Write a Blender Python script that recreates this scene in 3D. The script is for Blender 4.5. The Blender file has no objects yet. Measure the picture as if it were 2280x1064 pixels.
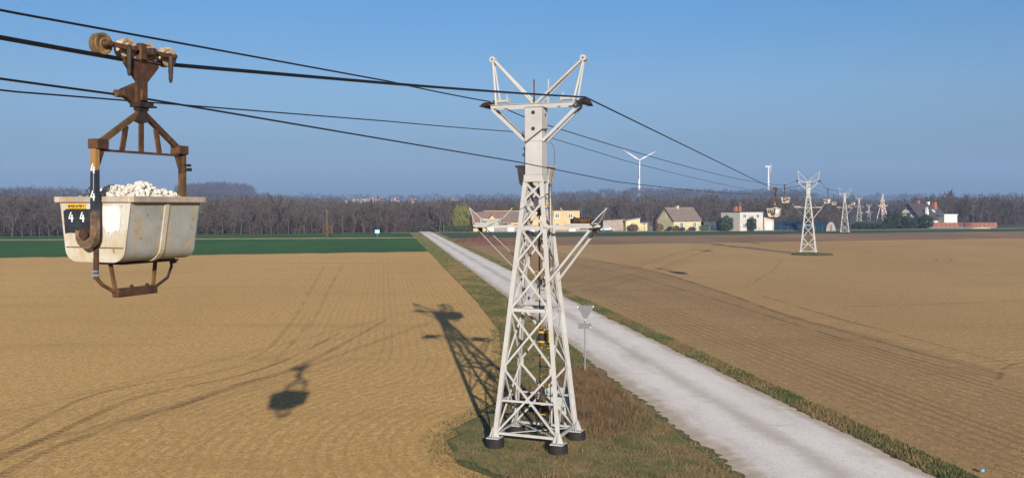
import bpy, math, random
import numpy as np
from mathutils import Vector, Matrix

random.seed(7); rng = np.random.default_rng(7)
SC = bpy.context.scene
COL = SC.collection
F = 2050.0; HZ = 457.0; CX = 1140.0; CAMH = 7.5
def X(px, y): return (px - CX) / F * y            # a picture column at depth y
def Zh(py, y): return CAMH + (HZ - py) / F * y    # a picture row at depth y
R = math.radians

# ------------------------------------------------------------------ camera, sky, sun, exposure
cam = bpy.data.cameras.new('camera'); camo = bpy.data.objects.new('camera', cam); COL.objects.link(camo)
cam.sensor_width = 36; cam.lens = 36 * F / 2280; cam.shift_y = -75 / 2280
cam.clip_start = 0.1; cam.clip_end = 12000
camo.location = (0, 0, CAMH); camo.rotation_euler = (R(90), 0, 0)
SC.camera = camo
SUN_EL = 16.2; SUN_V = Vector((0.165, -0.986, math.tan(R(SUN_EL)))).normalized()
w = bpy.data.worlds.new('World'); SC.world = w; w.use_nodes = True
nt = w.node_tree; nt.nodes.clear()
out = nt.nodes.new('ShaderNodeOutputWorld'); bg = nt.nodes.new('ShaderNodeBackground')
sky = nt.nodes.new('ShaderNodeTexSky'); sky.sky_type = 'NISHITA'; sky.sun_disc = False
sky.sun_elevation = R(SUN_EL); sky.sun_rotation = R(170.5); sky.air_density = 1.0; sky.dust_density = 0.6; sky.ozone_density = 2.0
tc = nt.nodes.new('ShaderNodeTexCoord'); sp = nt.nodes.new('ShaderNodeSeparateXYZ')
rp = nt.nodes.new('ShaderNodeValToRGB'); mx = nt.nodes.new('ShaderNodeMix'); mx.data_type = 'RGBA'; mx.blend_type = 'MULTIPLY'; mx.inputs[0].default_value = 1
nt.links.new(tc.outputs['Generated'], sp.inputs[0]); nt.links.new(sp.outputs[2], rp.inputs[0])
SKYR = [(0.0, (0.155, 0.24, 0.42)), (0.025, (0.205, 0.28, 0.44)), (0.052, (0.28, 0.365, 0.54)), (0.085, (0.39, 0.49, 0.685)), (0.125, (0.48, 0.61, 0.80)), (0.22, (0.40, 0.69, 0.97)), (0.5, (0.74, 0.80, 1.0))]
el = rp.color_ramp.elements
for i, (p_, c_) in enumerate(SKYR):
    e = el[i] if i < 2 else el.new(p_)
    e.position = p_; e.color = (*c_, 1)
nt.links.new(sky.outputs[0], mx.inputs[6]); nt.links.new(rp.outputs[0], mx.inputs[7])
nt.links.new(mx.outputs[2], bg.inputs[0]); nt.links.new(bg.outputs[0], out.inputs[0])
bg.inputs[1].default_value = 0.055
sl = bpy.data.lights.new('sun', 'SUN'); so = bpy.data.objects.new('sun', sl); COL.objects.link(so)
sl.energy = 5.0; sl.angle = R(0.55); sl.color = (1.0, 0.915, 0.80)
so.rotation_euler = SUN_V.to_track_quat('Z', 'Y').to_euler()
SC.view_settings.view_transform = 'Standard'; SC.view_settings.look = 'None'
SC.view_settings.exposure = 1.05; SC.view_settings.gamma = 1; SC.view_settings.use_curve_mapping = False
SC.render.engine = 'CYCLES'
SC.cycles.max_bounces = 5; SC.cycles.volume_bounces = 0; SC.cycles.transparent_max_bounces = 12

# ------------------------------------------------------------------ helpers: objects
def tag(o, label=None, cat=None, group=None, kind=None):
    if label: o['label'] = label
    if cat: o['category'] = cat
    if group: o['group'] = group
    if kind: o['kind'] = kind
    return o
def empty(name, loc=(0, 0, 0), rz=0.0, scale=1.0, label=None, cat=None, group=None):
    o = bpy.data.objects.new(name, None); COL.objects.link(o); o.empty_display_size = .2
    o.location = loc; o.rotation_euler = (0, 0, rz); o.scale = (scale,) * 3
    return tag(o, label, cat, group)
CH = {}
def setpar(o, p):
    o.parent = p; CH.setdefault(p.name, []).append(o)
def link(name, me, mat=None, parent=None):
    o = bpy.data.objects.new(name, me); COL.objects.link(o)
    if mat and not me.materials: me.materials.append(mat)
    if parent: setpar(o, parent)
    return o
def copy_tree(o, parent=None):
    c = o.copy(); COL.objects.link(c)
    if parent: setpar(c, parent)
    for ch in CH.get(o.name, []): copy_tree(ch, c)
    return c
def npmesh(name, V, T, mats=None, midx=None, smooth=False, uv=None):
    """a mesh from numpy arrays: V (n,3), T (m,3 or 4)"""
    V = np.asarray(V, np.float32); T = np.asarray(T, np.int32); k = T.shape[1]
    me = bpy.data.meshes.new(name)
    me.vertices.add(len(V)); me.vertices.foreach_set('co', V.ravel())
    me.loops.add(T.size); me.loops.foreach_set('vertex_index', T.ravel())
    me.polygons.add(len(T)); me.polygons.foreach_set('loop_start', np.arange(0, T.size, k, dtype=np.int32))
    me.polygons.foreach_set('loop_total', np.full(len(T), k, np.int32))
    for m in (mats or []): me.materials.append(m)
    if midx is not None: me.polygons.foreach_set('material_index', np.asarray(midx, np.int32))
    me.polygons.foreach_set('use_smooth', np.full(len(T), smooth))
    me.update(calc_edges=True)
    if uv is not None:
        l = me.uv_layers.new(name='UVMap'); l.data.foreach_set('uv', np.asarray(uv, np.float32)[T.ravel()].ravel())
    return me

class MB:
    def __init__(s): s.v = []; s.f = []
    def add(s, vs, fs):
        b = len(s.v); s.v += [tuple(v) for v in vs]; s.f += [tuple(b + i for i in f) for f in fs]; return s
    def box(s, x0, x1, y0, y1, z0, z1):
        return s.add([(x0,y0,z0),(x1,y0,z0),(x1,y1,z0),(x0,y1,z0),(x0,y0,z1),(x1,y0,z1),(x1,y1,z1),(x0,y1,z1)],
                     [(0,3,2,1),(4,5,6,7),(0,1,5,4),(1,2,6,5),(2,3,7,6),(3,0,4,7)])
    def cbox(s, c, sz): return s.box(c[0]-sz[0]/2, c[0]+sz[0]/2, c[1]-sz[1]/2, c[1]+sz[1]/2, c[2]-sz[2]/2, c[2]+sz[2]/2)
    def obox(s, p, d, a, b, L, w, h):   # corner-free box: start p, along d length L, width w centred on a, height h centred on b
        p, d, a, b = map(Vector, (p, d, a, b)); vs = []
        for t in (0, L):
            for i, j in ((-1,-1),(1,-1),(1,1),(-1,1)): vs.append(p + d*t + a*(w/2*i) + b*(h/2*j))
        return s.add(vs, [(0,1,2,3),(7,6,5,4),(0,4,5,1),(1,5,6,2),(2,6,7,3),(3,7,4,0)])
    def beam(s, p, q, w, h, up=(0,0,1)):
        p, q = Vector(p), Vector(q); d = (q-p); L = d.length; d.normalize()
        a = d.cross(Vector(up))
        if a.length < 1e-4: a = d.cross(Vector((0,1,0)))
        a.normalize(); b = a.cross(d)
        return s.obox(p, d, a, b, L, w, h)
    def angle(s, p, q, n, w, t, side=1):      # L section: one flange in the plane with normal n, the other pointing inwards
        p, q = Vector(p), Vector(q); d = (q-p); L = d.length; d.normalize(); n = Vector(n)
        n = (n - d*n.dot(d)).normalized(); a = d.cross(n).normalized()
        s.obox(p, d, a, n, L, w, t)
        return s.obox(p + a*(side*(w/2 - t/2)) - n*(w*.4 + t/2 + .0015), d, a, n, L, t, w*.8)
    def tube(s, pts, r, n=8, caps=True, r2=None):
        pts = [Vector(p) for p in pts]; N = len(pts); prev = None; b = len(s.v)
        for i, p in enumerate(pts):
            d = (pts[min(i+1, N-1)] - pts[max(i-1, 0)]).normalized()
            if prev is None:
                a = d.cross(Vector((0,0,1)))
                if a.length < 1e-3: a = d.cross(Vector((1,0,0)))
            else: a = prev - d*prev.dot(d)
            a.normalize(); prev = a; c = d.cross(a)
            rr = r if r2 is None else r + (r2-r)*i/(N-1)
            for k in range(n):
                t = 2*math.pi*k/n; s.v.append(tuple(p + (a*math.cos(t) + c*math.sin(t))*rr))
        for i in range(N-1):
            for k in range(n):
                k2 = (k+1) % n; s.f.append((b+i*n+k, b+i*n+k2, b+(i+1)*n+k2, b+(i+1)*n+k))
        if caps:
            s.f.append(tuple(b+k for k in reversed(range(n)))); s.f.append(tuple(b+(N-1)*n+k for k in range(n)))
        return s
    def lathe(s, prof, c, axis, n=20, caps=True):   # prof: (along axis, radius)
        c = Vector(c); ax = Vector(axis).normalized(); a = ax.cross(Vector((0,0,1)))
        if a.length < 1e-3: a = ax.cross(Vector((1,0,0)))
        a.normalize(); d = ax.cross(a); b = len(s.v); m = len(prof)
        for h, r in prof:
            for k in range(n):
                t = 2*math.pi*k/n; s.v.append(tuple(c + ax*h + (a*math.cos(t)+d*math.sin(t))*r))
        for i in range(m-1):
            for k in range(n):
                k2 = (k+1) % n; s.f.append((b+i*n+k, b+i*n+k2, b+(i+1)*n+k2, b+(i+1)*n+k))
        if caps:
            s.f.append(tuple(b+k for k in reversed(range(n)))); s.f.append(tuple(b+(m-1)*n+k for k in range(n)))
        return s
    def prism(s, poly, o, u, v, n, t0, t1):      # polygon in the plane u,v at o, thickness along n
        o, u, v, n = map(Vector, (o, u, v, n)); b = len(s.v); m = len(poly)
        for t in (t0, t1):
            for p in poly: s.v.append(tuple(o + u*p[0] + v*p[1] + n*t))
        s.f.append(tuple(b+k for k in reversed(range(m)))); s.f.append(tuple(b+m+k for k in range(m)))
        for k in range(m): s.f.append((b+k, b+(k+1) % m, b+m+(k+1) % m, b+m+k))
        return s
    def build(s, name, mat=None, parent=None, smooth=False, bevel=0):
        me = bpy.data.meshes.new(name); me.from_pydata(s.v, [], s.f)
        if mat: me.materials.append(mat)
        import bmesh
        bm = bmesh.new(); bm.from_mesh(me); bmesh.ops.recalc_face_normals(bm, faces=bm.faces)
        if bevel:
            bmesh.ops.bevel(bm, geom=[e for e in bm.edges if e.is_manifold and e.calc_face_angle(0) > .5], offset=bevel, segments=1, affect='EDGES')
        bm.to_mesh(me); bm.free()
        if smooth:
            for p in me.polygons: p.use_smooth = True
            me.set_sharp_from_angle(angle=R(35))
        return link(name, me, None, parent)

# ------------------------------------------------------------------ helpers: materials
class NT:
    def __init__(s, name):
        s.m = bpy.data.materials.new(name); s.m.use_nodes = True; s.t = s.m.node_tree
        s.b = s.t.nodes['Principled BSDF']; s.out = s.t.nodes['Material Output']
        s._co = None
    def n(s, typ, **kw):
        o = s.t.nodes.new(typ)
        for k, v in kw.items():
            if k[0] == '_': o.inputs[int(k[1:])].default_value = v
            else: setattr(o, k, v)
        return o
    def l(s, a, b): s.t.links.new(a, b)
    def co(s, kind='Object'):
        if s._co is None: s._co = s.n('ShaderNodeTexCoord')
        return s._co.outputs[kind]
    def mapped(s, sc=(1,1,1), kind='Object', loc=(0,0,0), rot=(0,0,0)):
        m = s.n('ShaderNodeMapping'); m.inputs['Scale'].default_value = sc; m.inputs['Location'].default_value = loc; m.inputs['Rotation'].default_value = rot
        s.l(s.co(kind), m.inputs[0]); return m.outputs[0]
    def noise(s, scale, detail=4, rough=.55, vec=None, dist=0.0):
        o = s.n('ShaderNodeTexNoise'); o.inputs['Scale'].default_value = scale; o.inputs['Detail'].default_value = detail
        o.inputs['Roughness'].default_value = rough; o.inputs['Distortion'].default_value = dist
        s.l(vec or s.co(), o.inputs['Vector']); return o.outputs[0]
    def ramp(s, fac, stops):
        o = s.n('ShaderNodeValToRGB'); el = o.color_ramp.elements
        for i, (p, c) in enumerate(stops):
            e = el[i] if i < 2 else el.new(p)
            e.position = p; c = c if hasattr(c, '__len__') else (c, c, c); e.color = (*c, 1)
        s.l(fac, o.inputs[0]); return o.outputs[0]
    def mix(s, a, b, fac, mode='MIX'):
        o = s.n('ShaderNodeMix', data_type='RGBA', blend_type=mode)
        for v, i in ((fac, 0), (a, 6), (b, 7)):
            if hasattr(v, 'links') or isinstance(v, bpy.types.NodeSocket): s.l(v, o.inputs[i])
            elif i == 0: o.inputs[0].default_value = v
            else: o.inputs[i].default_value = (*v, 1) if hasattr(v, '__len__') else (v, v, v, 1)
        return o.outputs[2]
    def math(s, op, a, b=0.0):
        o = s.n('ShaderNodeMath', operation=op)
        for v, i in ((a, 0), (b, 1)):
            if isinstance(v, bpy.types.NodeSocket): s.l(v, o.inputs[i])
            else: o.inputs[i].default_value = v
        return o.outputs[0]
    def bump(s, h, strength=.5, dist=.02):
        o = s.n('ShaderNodeBump'); o.inputs['Strength'].default_value = strength; o.inputs['Distance'].default_value = dist
        s.l(h, o.inputs['Height']); s.l(o.outputs[0], s.b.inputs['Normal'])
    def fin(s, col, rough=.8, metal=0.0, spec=.3):
        if isinstance(col, bpy.types.NodeSocket): s.l(col, s.b.inputs['Base Color'])
        else: s.b.inputs['Base Color'].default_value = (*col, 1)
        s.b.inputs['Roughness'].default_value = rough; s.b.inputs['Metallic'].default_value = metal
        s.b.inputs['Specular IOR Level'].default_value = spec
        return s.m
def simple(name, a, b=None, scale=3, rough=.8, metal=0.0, bump=0, bscale=30, spec=.3, lo=.35, hi=.65, kind='Object'):
    N = NT(name); b = b or tuple(c*.75 for c in a)
    n = N.noise(scale, 5, .6, vec=N.mapped(kind=kind))
    c = N.ramp(n, [(lo, b), (hi, a)])
    if bump: N.bump(N.noise(bscale, 4, .6), bump, .01)
    return N.fin(c, rough, metal, spec)

M = {}
# weathered white tower paint with rust at joints and run-off streaks
N = NT('tower_paint')
c = N.ramp(N.noise(1.3, 5, .6), [(.3, (.25, .242, .232)), (.62, (.305, .302, .295))])
st = N.ramp(N.noise(2.2, 6, .65, vec=N.mapped((5, 5, .7))), [(.60, 0.0), (.80, .55)])
c = N.mix(c, (.24, .165, .095), st)
c = N.mix(c, (.16, .08, .035), N.ramp(N.noise(7, 6, .72), [(.635, 0.0), (.72, .8)]))
N.bump(N.noise(60, 3), .15, .004); M['paint'] = N.fin(c, .55)
# tub paint: cream, dirty, rust blotches
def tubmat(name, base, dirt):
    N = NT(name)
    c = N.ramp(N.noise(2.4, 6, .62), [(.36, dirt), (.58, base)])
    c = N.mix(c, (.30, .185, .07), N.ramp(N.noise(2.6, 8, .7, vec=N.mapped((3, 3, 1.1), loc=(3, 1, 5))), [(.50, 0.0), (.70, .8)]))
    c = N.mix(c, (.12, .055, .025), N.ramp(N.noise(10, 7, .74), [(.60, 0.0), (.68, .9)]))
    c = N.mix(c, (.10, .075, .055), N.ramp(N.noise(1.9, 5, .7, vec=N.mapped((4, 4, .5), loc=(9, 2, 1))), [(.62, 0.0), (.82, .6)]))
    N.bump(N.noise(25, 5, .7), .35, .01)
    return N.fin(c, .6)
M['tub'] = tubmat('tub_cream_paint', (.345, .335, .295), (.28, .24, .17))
M['tub_side'] = tubmat('tub_paint_shaded_side', (.225, .232, .222), (.175, .175, .155))  # sides darker and greyer than the ends: weaker sun put into the colour
M['rim'] = tubmat('rim_paint', (.29, .255, .23), (.19, .155, .13))
# rusty steel
def rustmat(name, a, b, d, rough=.75):
    N = NT(name)
    c = N.ramp(N.noise(7, 7, .68), [(.30, d), (.48, b), (.70, a)])
    N.bump(N.noise(70, 4, .6), .35, .004); return N.fin(c, rough, .15, .3)
M['rust'] = rustmat('rusty_steel', (.105, .046, .017), (.045, .022, .012), (.016, .011, .009))
M['rust_dark'] = rustmat('dark_greasy_steel', (.045, .025, .015), (.022, .015, .011), (.010, .008, .007), .55)
M['rust_bar'] = rustmat('ochre_rusted_bar', (.13, .070, .024), (.07, .038, .016), (.028, .017, .010))
M['wheel_rust'] = rustmat('ochre_wheel', (.22, .14, .055), (.10, .06, .028), (.025, .017, .012))
M['wheel_white'] = simple('worn_white_wheel', (.38, .31, .23), (.15, .095, .055), 9, .6)
M['black'] = simple('black_paint', (.022, .025, .032), (.012, .013, .016), 9, .5, bump=.2)
M['white'] = simple('white_lettering', (.55, .58, .62), (.40, .43, .46), 30, .6)
M['white_patch'] = simple('white_paint_patch', (.44, .45, .48), (.38, .38, .385), 9, .6)
M['yellow'] = simple('yellow_paint', (.48, .27, .012), (.34, .19, .012), 12, .5)
M['cable'] = simple('greased_steel_cable', (.016, .017, .020), (.008, .008, .010), 20, .45, .6, spec=.5)
M['bitumen'] = simple('tarred_concrete', (.012, .009, .008), (.006, .005, .005), 8, .8, bump=.5, bscale=12)
M['steel'] = simple('galvanised_steel', (.22, .235, .25), (.16, .17, .185), 18, .45, .4)
M['sign_back'] = simple('grey_sign_back', (.085, .088, .092), (.068, .07, .074), 10, .5, .1)
M['stone'] = simple('white_limestone', (.56, .53, .48), (.33, .30, .25), 16, .9, bump=.6, bscale=14)
M['twig'] = simple('bare_twigs', (.076, .058, .048), (.044, .035, .034), .12, .9)
M['twig_red'] = simple('reddish_twigs', (.070, .049, .046), (.044, .033, .034), .12, .9)
M['twig_grey'] = simple('grey_bark', (.088, .078, .064), (.050, .044, .039), .12, .9)
M['dark_leaf'] = simple('dark_evergreen', (.028, .045, .022), (.012, .022, .014), 1.5, .8)
M['hedge_leaf'] = simple('hedge_leaves', (.055, .075, .025), (.025, .036, .015), 1.2, .8)
M['willow_leaf'] = simple('willow_leaves', (.16, .15, .03), (.10, .10, .022), 1.0, .8)
M['bush_twig'] = simple('dry_bush_twigs', (.13, .082, .045), (.075, .047, .03), 1.5, .9)
M['dry'] = simple('dry_grass', (.185, .130, .058), (.105, .068, .032), 1.8, .9)
M['green'] = simple('green_grass', (.066, .082, .024), (.036, .050, .016), 1.6, .8)
M['weed'] = simple('dead_weeds', (.150, .090, .048), (.070, .042, .025), 2.2, .9)

# ------------------------------------------------------------------ ground materials
def soil(name, a, b, line=.7, contrast=.5, uvrow=True, big=.5, extra=None, rowmix=.5, reach=None, w3f=.06):
    N = NT(name)
    pos = N.mapped((1, 1, 1))
    base = N.ramp(N.noise(.045, 5, .55, vec=N.mapped((1, .45, 1))), [(.35, b), (.65, a)])
    d = tuple(c*.62 for c in b)
    fine = N.noise(7, 8, .72, vec=pos)
    base = N.mix(base, d, N.math('MULTIPLY', N.ramp(fine, [(.38, 1.0), (.53, 0.0)]), .8))
    base = N.mix(base, tuple(min(1, c*1.28) for c in a), N.math('MULTIPLY', N.ramp(N.noise(11, 5, .7, vec=N.mapped(loc=(7, 3, 0))), [(.56, 0.0), (.74, 1.0)]), .5))
    mid = N.noise(4.2, 9, .86, vec=N.mapped((1, .5, 1), loc=(11, 4, 0)))
    base = N.mix(base, d, N.math('MULTIPLY', N.ramp(mid, [(.40, 1.0), (.52, 0.0)]), .62))
    base = N.mix(base, tuple(min(1, c*1.2) for c in a), N.math('MULTIPLY', N.ramp(mid, [(.53, 0.0), (.63, 1.0)]), .75))
    base = N.mix(base, tuple(c*.78 for c in b), N.ramp(N.noise(.16, 6, .65, vec=N.mapped((.22, 1.6, 1), loc=(1, 6, 0))), [(.52, 0.0), (.66, .55)]))
    h = N.math('MULTIPLY', fine, 1.0)
    if uvrow:
        uv = N.co('UV'); sx = N.n('ShaderNodeSeparateXYZ'); N.l(uv, sx.inputs[0])
        wob = N.noise(.6, 3, .5, vec=pos)
        u = N.math('ADD', sx.outputs[0], N.math('MULTIPLY', wob, .07))
        w1 = N.math('SINE', N.math('MULTIPLY', u, 2*math.pi/line))
        w2 = N.math('SINE', N.math('MULTIPLY', u, 2*math.pi/(line*4.3)))
        w3 = N.math('SINE', N.math('MULTIPLY', u, 2*math.pi/(line*9.7)))
        ww = N.math('ADD', N.math('MULTIPLY', w1, .72), N.math('ADD', N.math('MULTIPLY', w2, .12), N.math('MULTIPLY', w3, w3f)))
        brk = N.ramp(N.noise(.12, 4, .6, vec=N.mapped((1, 1, 1), loc=(30, 9, 0))), [(.30, .35), (.55, 1.0)])
        ww = N.math('MULTIPLY', ww, brk)
        if reach: ww = N.math('MULTIPLY', ww, N.ramp(N.math('DIVIDE', sx.outputs[0], reach), [(.2, 1.0), (.9, .22)]))
        lm = N.ramp(N.math('ADD', N.math('MULTIPLY', ww, .5), .5), [(.05, 1.0), (.42, 0.0)])
        base = N.mix(base, d, N.math('MULTIPLY', lm, rowmix))
        h = N.math('ADD', N.math('MULTIPLY', fine, 1.1), N.math('MULTIPLY', ww, contrast))
    if extra: base = extra(N, base)
    N.bump(h, 1.0, .07)
    return N.fin(base, .95, spec=.1)
M['soil_left'] = soil('tilled_soil', (.60, .375, .145), (.52, .32, .118), .45, .14, rowmix=.42, reach=36.)
M['soil_right'] = soil('tilled_soil_far_right', (.50, .322, .140), (.42, .265, .112), .9, .2, rowmix=.4)
M['soil_head'] = soil('headland_soil', (.43, .275, .125), (.34, .215, .097), .55, .4, rowmix=.75, w3f=.25)
M['stubble'] = soil('stubble_soil', (.34, .22, .13), (.235, .145, .085), 2.2, .1, uvrow=False)
def crop(name, a, b):
    N = NT(name)
    base = N.ramp(N.noise(.06, 5, .55, vec=N.mapped((1, .5, 1))), [(.35, b), (.65, a)])
    base = N.mix(base, (.16, .14, .06), N.ramp(N.noise(.22, 8, .78, vec=N.mapped((.35, 1.6, 1))), [(.56, 0.0), (.72, .6)]))
    base = N.mix(base, tuple(c*.55 for c in b), N.math('MULTIPLY', N.ramp(N.noise(5, 5, .7), [(.3, 1.0), (.6, 0.0)]), .6))
    N.bump(N.noise(4, 5, .7), .7, .08 if 'crop' in name or 'strip' in name else .02); return N.fin(base, .9, spec=.15)
M['crop'] = crop('winter_crop', (.046, .128, .020), (.030, .092, .016))
M['crop2'] = crop('green_strip', (.060, .100, .034), (.042, .070, .026))
M['verge'] = crop('verge_turf', (.12, .12, .042), (.10, .085, .04))
M['patch'] = crop('rough_grass_soil', (.26, .185, .085), (.17, .135, .058))
M['plain'] = crop('open_land', (.10, .10, .05), (.085, .075, .04))
N = NT('gravel_road')
c = N.ramp(N.noise(.35, 6, .6, vec=N.mapped((1.6, .5, 1), rot=(0, 0, R(8)))), [(.3, (.58, .52, .46)), (.7, (.72, .66, .60))])
sx = N.n('ShaderNodeSeparateXYZ'); N.l(N.co('UV'), sx.inputs[0])
edge = N.ramp(N.math('ADD', N.math('ABSOLUTE', sx.outputs[0]), N.math('MULTIPLY', N.noise(.9, 5, .6), .25)), [(.86, 0.0), (1.1, 1.0)])
c = N.mix(c, (.42, .33, .24), N.math('MULTIPLY', edge, .85))
cen = N.ramp(N.math('ADD', N.math('ABSOLUTE', sx.outputs[0]), N.math('MULTIPLY', N.noise(.5, 4, .6, vec=N.mapped((1, .3, 1))), .5)), [(.28, 1.0), (.45, 0.0)])
c = N.mix(c, (.42, .36, .30), N.math('MULTIPLY', cen, .6))
wt = N.ramp(N.math('ABSOLUTE', N.math('ADD', N.math('SUBTRACT', N.math('ABSOLUTE', sx.outputs[0]), .5), N.math('MULTIPLY', N.noise(.4, 4, .6, vec=N.mapped((1, .25, 1), loc=(5, 5, 0))), .18))), [(.10, 1.0), (.24, 0.0)])
c = N.mix(c, (.76, .71, .655), N.math('MULTIPLY', wt, .45))
c = N.mix(c, (.30, .26, .23), N.math('MULTIPLY', N.ramp(N.noise(14, 6, .75), [(.33, 1.0), (.5, 0.0)]), .55))
c = N.mix(c, (.34, .315, .30), N.ramp(N.noise(.8, 6, .7, vec=N.mapped((.6, 1.7, 1), loc=(3, 8, 0))), [(.60, 0.0), (.72, .5)]))
N.bump(N.noise(16, 6, .75), .8, .03); c = N.mix(c, (.40, .33, .26), N.ramp(N.noise(.28, 7, .72, vec=N.mapped((1.2, .5, 1), loc=(13, 2, 0))), [(.54, 0.0), (.72, .6)]))
M['road'] = N.fin(c, .95, spec=.15)
M['clod'] = simple('dry_clod', (.20, .128, .062), (.14, .09, .045), 6, .95)
M['road_stone'] = simple('road_gravel', (.40, .35, .30), (.25, .21, .18), 5, .95)
M['lane'] = simple('pale_lane', (.46, .42, .36), (.36, .32, .27), .5, .95)
M['farm_path'] = simple('tan_path', (.50, .37, .21), (.34, .27, .14), .7, .95)
# tyre marks: pressed lugs across the wheel path, relief shade put into the colour
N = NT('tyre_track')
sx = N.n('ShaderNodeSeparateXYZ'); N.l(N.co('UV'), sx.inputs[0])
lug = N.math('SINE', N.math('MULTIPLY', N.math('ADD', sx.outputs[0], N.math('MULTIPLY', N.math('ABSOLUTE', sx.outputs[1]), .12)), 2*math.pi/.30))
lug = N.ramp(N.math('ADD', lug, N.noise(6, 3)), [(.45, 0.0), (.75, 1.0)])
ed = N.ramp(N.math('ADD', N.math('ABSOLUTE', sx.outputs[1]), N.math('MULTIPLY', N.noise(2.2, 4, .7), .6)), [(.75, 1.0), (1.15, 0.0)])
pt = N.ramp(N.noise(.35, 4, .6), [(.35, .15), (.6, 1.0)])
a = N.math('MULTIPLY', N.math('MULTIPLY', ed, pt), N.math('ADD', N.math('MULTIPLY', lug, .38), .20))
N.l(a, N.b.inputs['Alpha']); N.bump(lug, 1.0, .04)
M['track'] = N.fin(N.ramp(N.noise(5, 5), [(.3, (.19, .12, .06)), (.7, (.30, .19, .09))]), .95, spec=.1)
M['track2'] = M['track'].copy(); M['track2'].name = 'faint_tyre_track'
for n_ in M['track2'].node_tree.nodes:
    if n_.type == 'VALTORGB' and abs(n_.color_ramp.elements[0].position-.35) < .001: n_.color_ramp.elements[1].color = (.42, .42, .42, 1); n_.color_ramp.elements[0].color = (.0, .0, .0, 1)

# ------------------------------------------------------------------ terrain
def g(x, y):
    """ground height"""
    x = np.asarray(x, float); y = np.asarray(y, float)
    s = lambda a, b: (lambda t: t*t*(3-2*t))(np.clip((y-a)/(b-a), 0, 1))
    z = -3.2*s(430, 520) + 9*s(650, 1000) + 8*s(950, 1600) + 4*s(1600, 2600)
    z = z + 17*np.exp(-(((x+408)/62)**2 + ((y-1280)/200)**2)) + 9*np.exp(-(((x-190)/110)**2 + ((y-1400)/260)**2)) + 7*np.exp(-(((x-440)/150)**2 + ((y-1350)/260)**2)) + 9*np.exp(-(((x+560)/120)**2 + ((y-1000)/260)**2))
    return z
def grid_sheet(name, ys, xl, xr, nx, z, mat, uvf=None, parent=None):
    ys = np.asarray(ys, float); t = np.linspace(0, 1, nx)
    Y = np.repeat(ys[:, None], nx, 1); L = np.array([xl(y) for y in ys]); Rr = np.array([xr(y) for y in ys])
    Xx = L[:, None] + (Rr-L)[:, None]*t[None]
    Z = g(Xx, Y) + (z(Xx, Y) if callable(z) else z)
    V = np.stack([Xx, Y, Z], -1).reshape(-1, 3); ny = len(ys)
    i = np.arange(ny-1)[:, None]*nx + np.arange(nx-1)[None]
    Q = np.stack([i, i+1, i+nx+1, i+nx], -1).reshape(-1, 4)
    uv = uvf(Xx, Y, t).reshape(-1, 2) if uvf else None
    return link(name, npmesh(name, V, Q, [mat], smooth=True, uv=uv), None, parent)
def slab(name, x0, x1, nx, ylo, yhi, ny, z, mat, uvf=None):   # sheet between two slanted edges y(x)
    xs = np.linspace(x0, x1, nx); t = np.linspace(0, 1, ny)
    Xx = np.repeat(xs[None], ny, 0); lo = np.array([ylo(x) for x in xs]); hi = np.array([yhi(x) for x in xs])
    Y = lo[None] + (hi-lo)[None]*t[:, None]; Z = g(Xx, Y) + z
    V = np.stack([Xx, Y, Z], -1).reshape(-1, 3)
    i = np.arange(ny-1)[:, None]*nx + np.arange(nx-1)[None]
    Q = np.stack([i, i+1, i+nx+1, i+nx], -1).reshape(-1, 4)
    uv = uvf(Xx, Y, t).reshape(-1, 2) if uvf else None
    return link(name, npmesh(name, V, Q, [mat], smooth=True, uv=uv))
def wob(v, s=1.0, seed=0.0):
    return s*(.5*math.sin(v*.71+seed) + .3*math.sin(v*1.73+seed*2.1) + .2*math.sin(v*4.1+seed*3.7) + .15*math.sin(v*9.3+seed*1.3))
RL = lambda y: 9.95 - .14*y
RR = lambda y: 15.4 - .147*y
ysg = np.concatenate([np.arange(-300, 0, 50), np.arange(0, 420, 20), np.arange(420, 1000, 20), np.arange(1000, 3400, 60), [3400]])
tag(grid_sheet('ground', ysg, lambda y: -3300, lambda y: 3300, 141, 0.0, M['plain']), kind='structure')
# edge of the left field along the road, bulging round the grass patch under the tower
PB = [(-40, 12.9), (14, 5.6), (19, 2.6), (22, .9), (25.3, -1.0), (27, -1.95), (29.1, -2.6), (31.2, -2.15), (32.9, -1.35), (34.7, -.85), (38, -.65), (42.4, -.7), (48, -.55), (54.3, -.7), (72, -2.8), (142, -12.6), (262, -29.5)]
def LE(y): return float(np.interp(y, [p[0] for p in PB], [p[1] for p in PB]))
def uv_left(Xx, Y, t):
    # lines follow the road and swing round the patch
    d1 = (9.95 - 2.4 - .14*Y - Xx)
    d2 = np.sqrt((Xx-1.6)**2*1.0 + ((Y-29.5)*.8)**2) - 4.2
    k = 1.6
    dd = np.minimum(d1, d2) - k*np.log1p(np.exp(-np.abs(d1-d2)/k))
    return np.stack([dd, Y], -1)
def grid_t(name, ys, xl, xr, t, z, mat, uvf):
    Y = np.repeat(ys[:, None], len(t), 1); L = np.array([xl(y) for y in ys]); Rr = np.array([xr(y) for y in ys])
    Xx = L[:, None] + (Rr-L)[:, None]*t[None]; nx = len(t)
    V = np.stack([Xx, Y, g(Xx, Y) + z], -1).reshape(-1, 3)
    i = np.arange(len(ys)-1)[:, None]*nx + np.arange(nx-1)[None]
    Q = np.stack([i, i+1, i+nx+1, i+nx], -1).reshape(-1, 4)
    return link(name, npmesh(name, V, Q, [mat], smooth=True, uv=uvf(Xx, Y, t).reshape(-1, 2)))
tl = 1 - np.linspace(1, 0, 170)**2.2
ysl = np.concatenate([np.arange(-40, 12, 4.), np.arange(12, 75, .55), np.arange(75, 165, 3.)])
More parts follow.
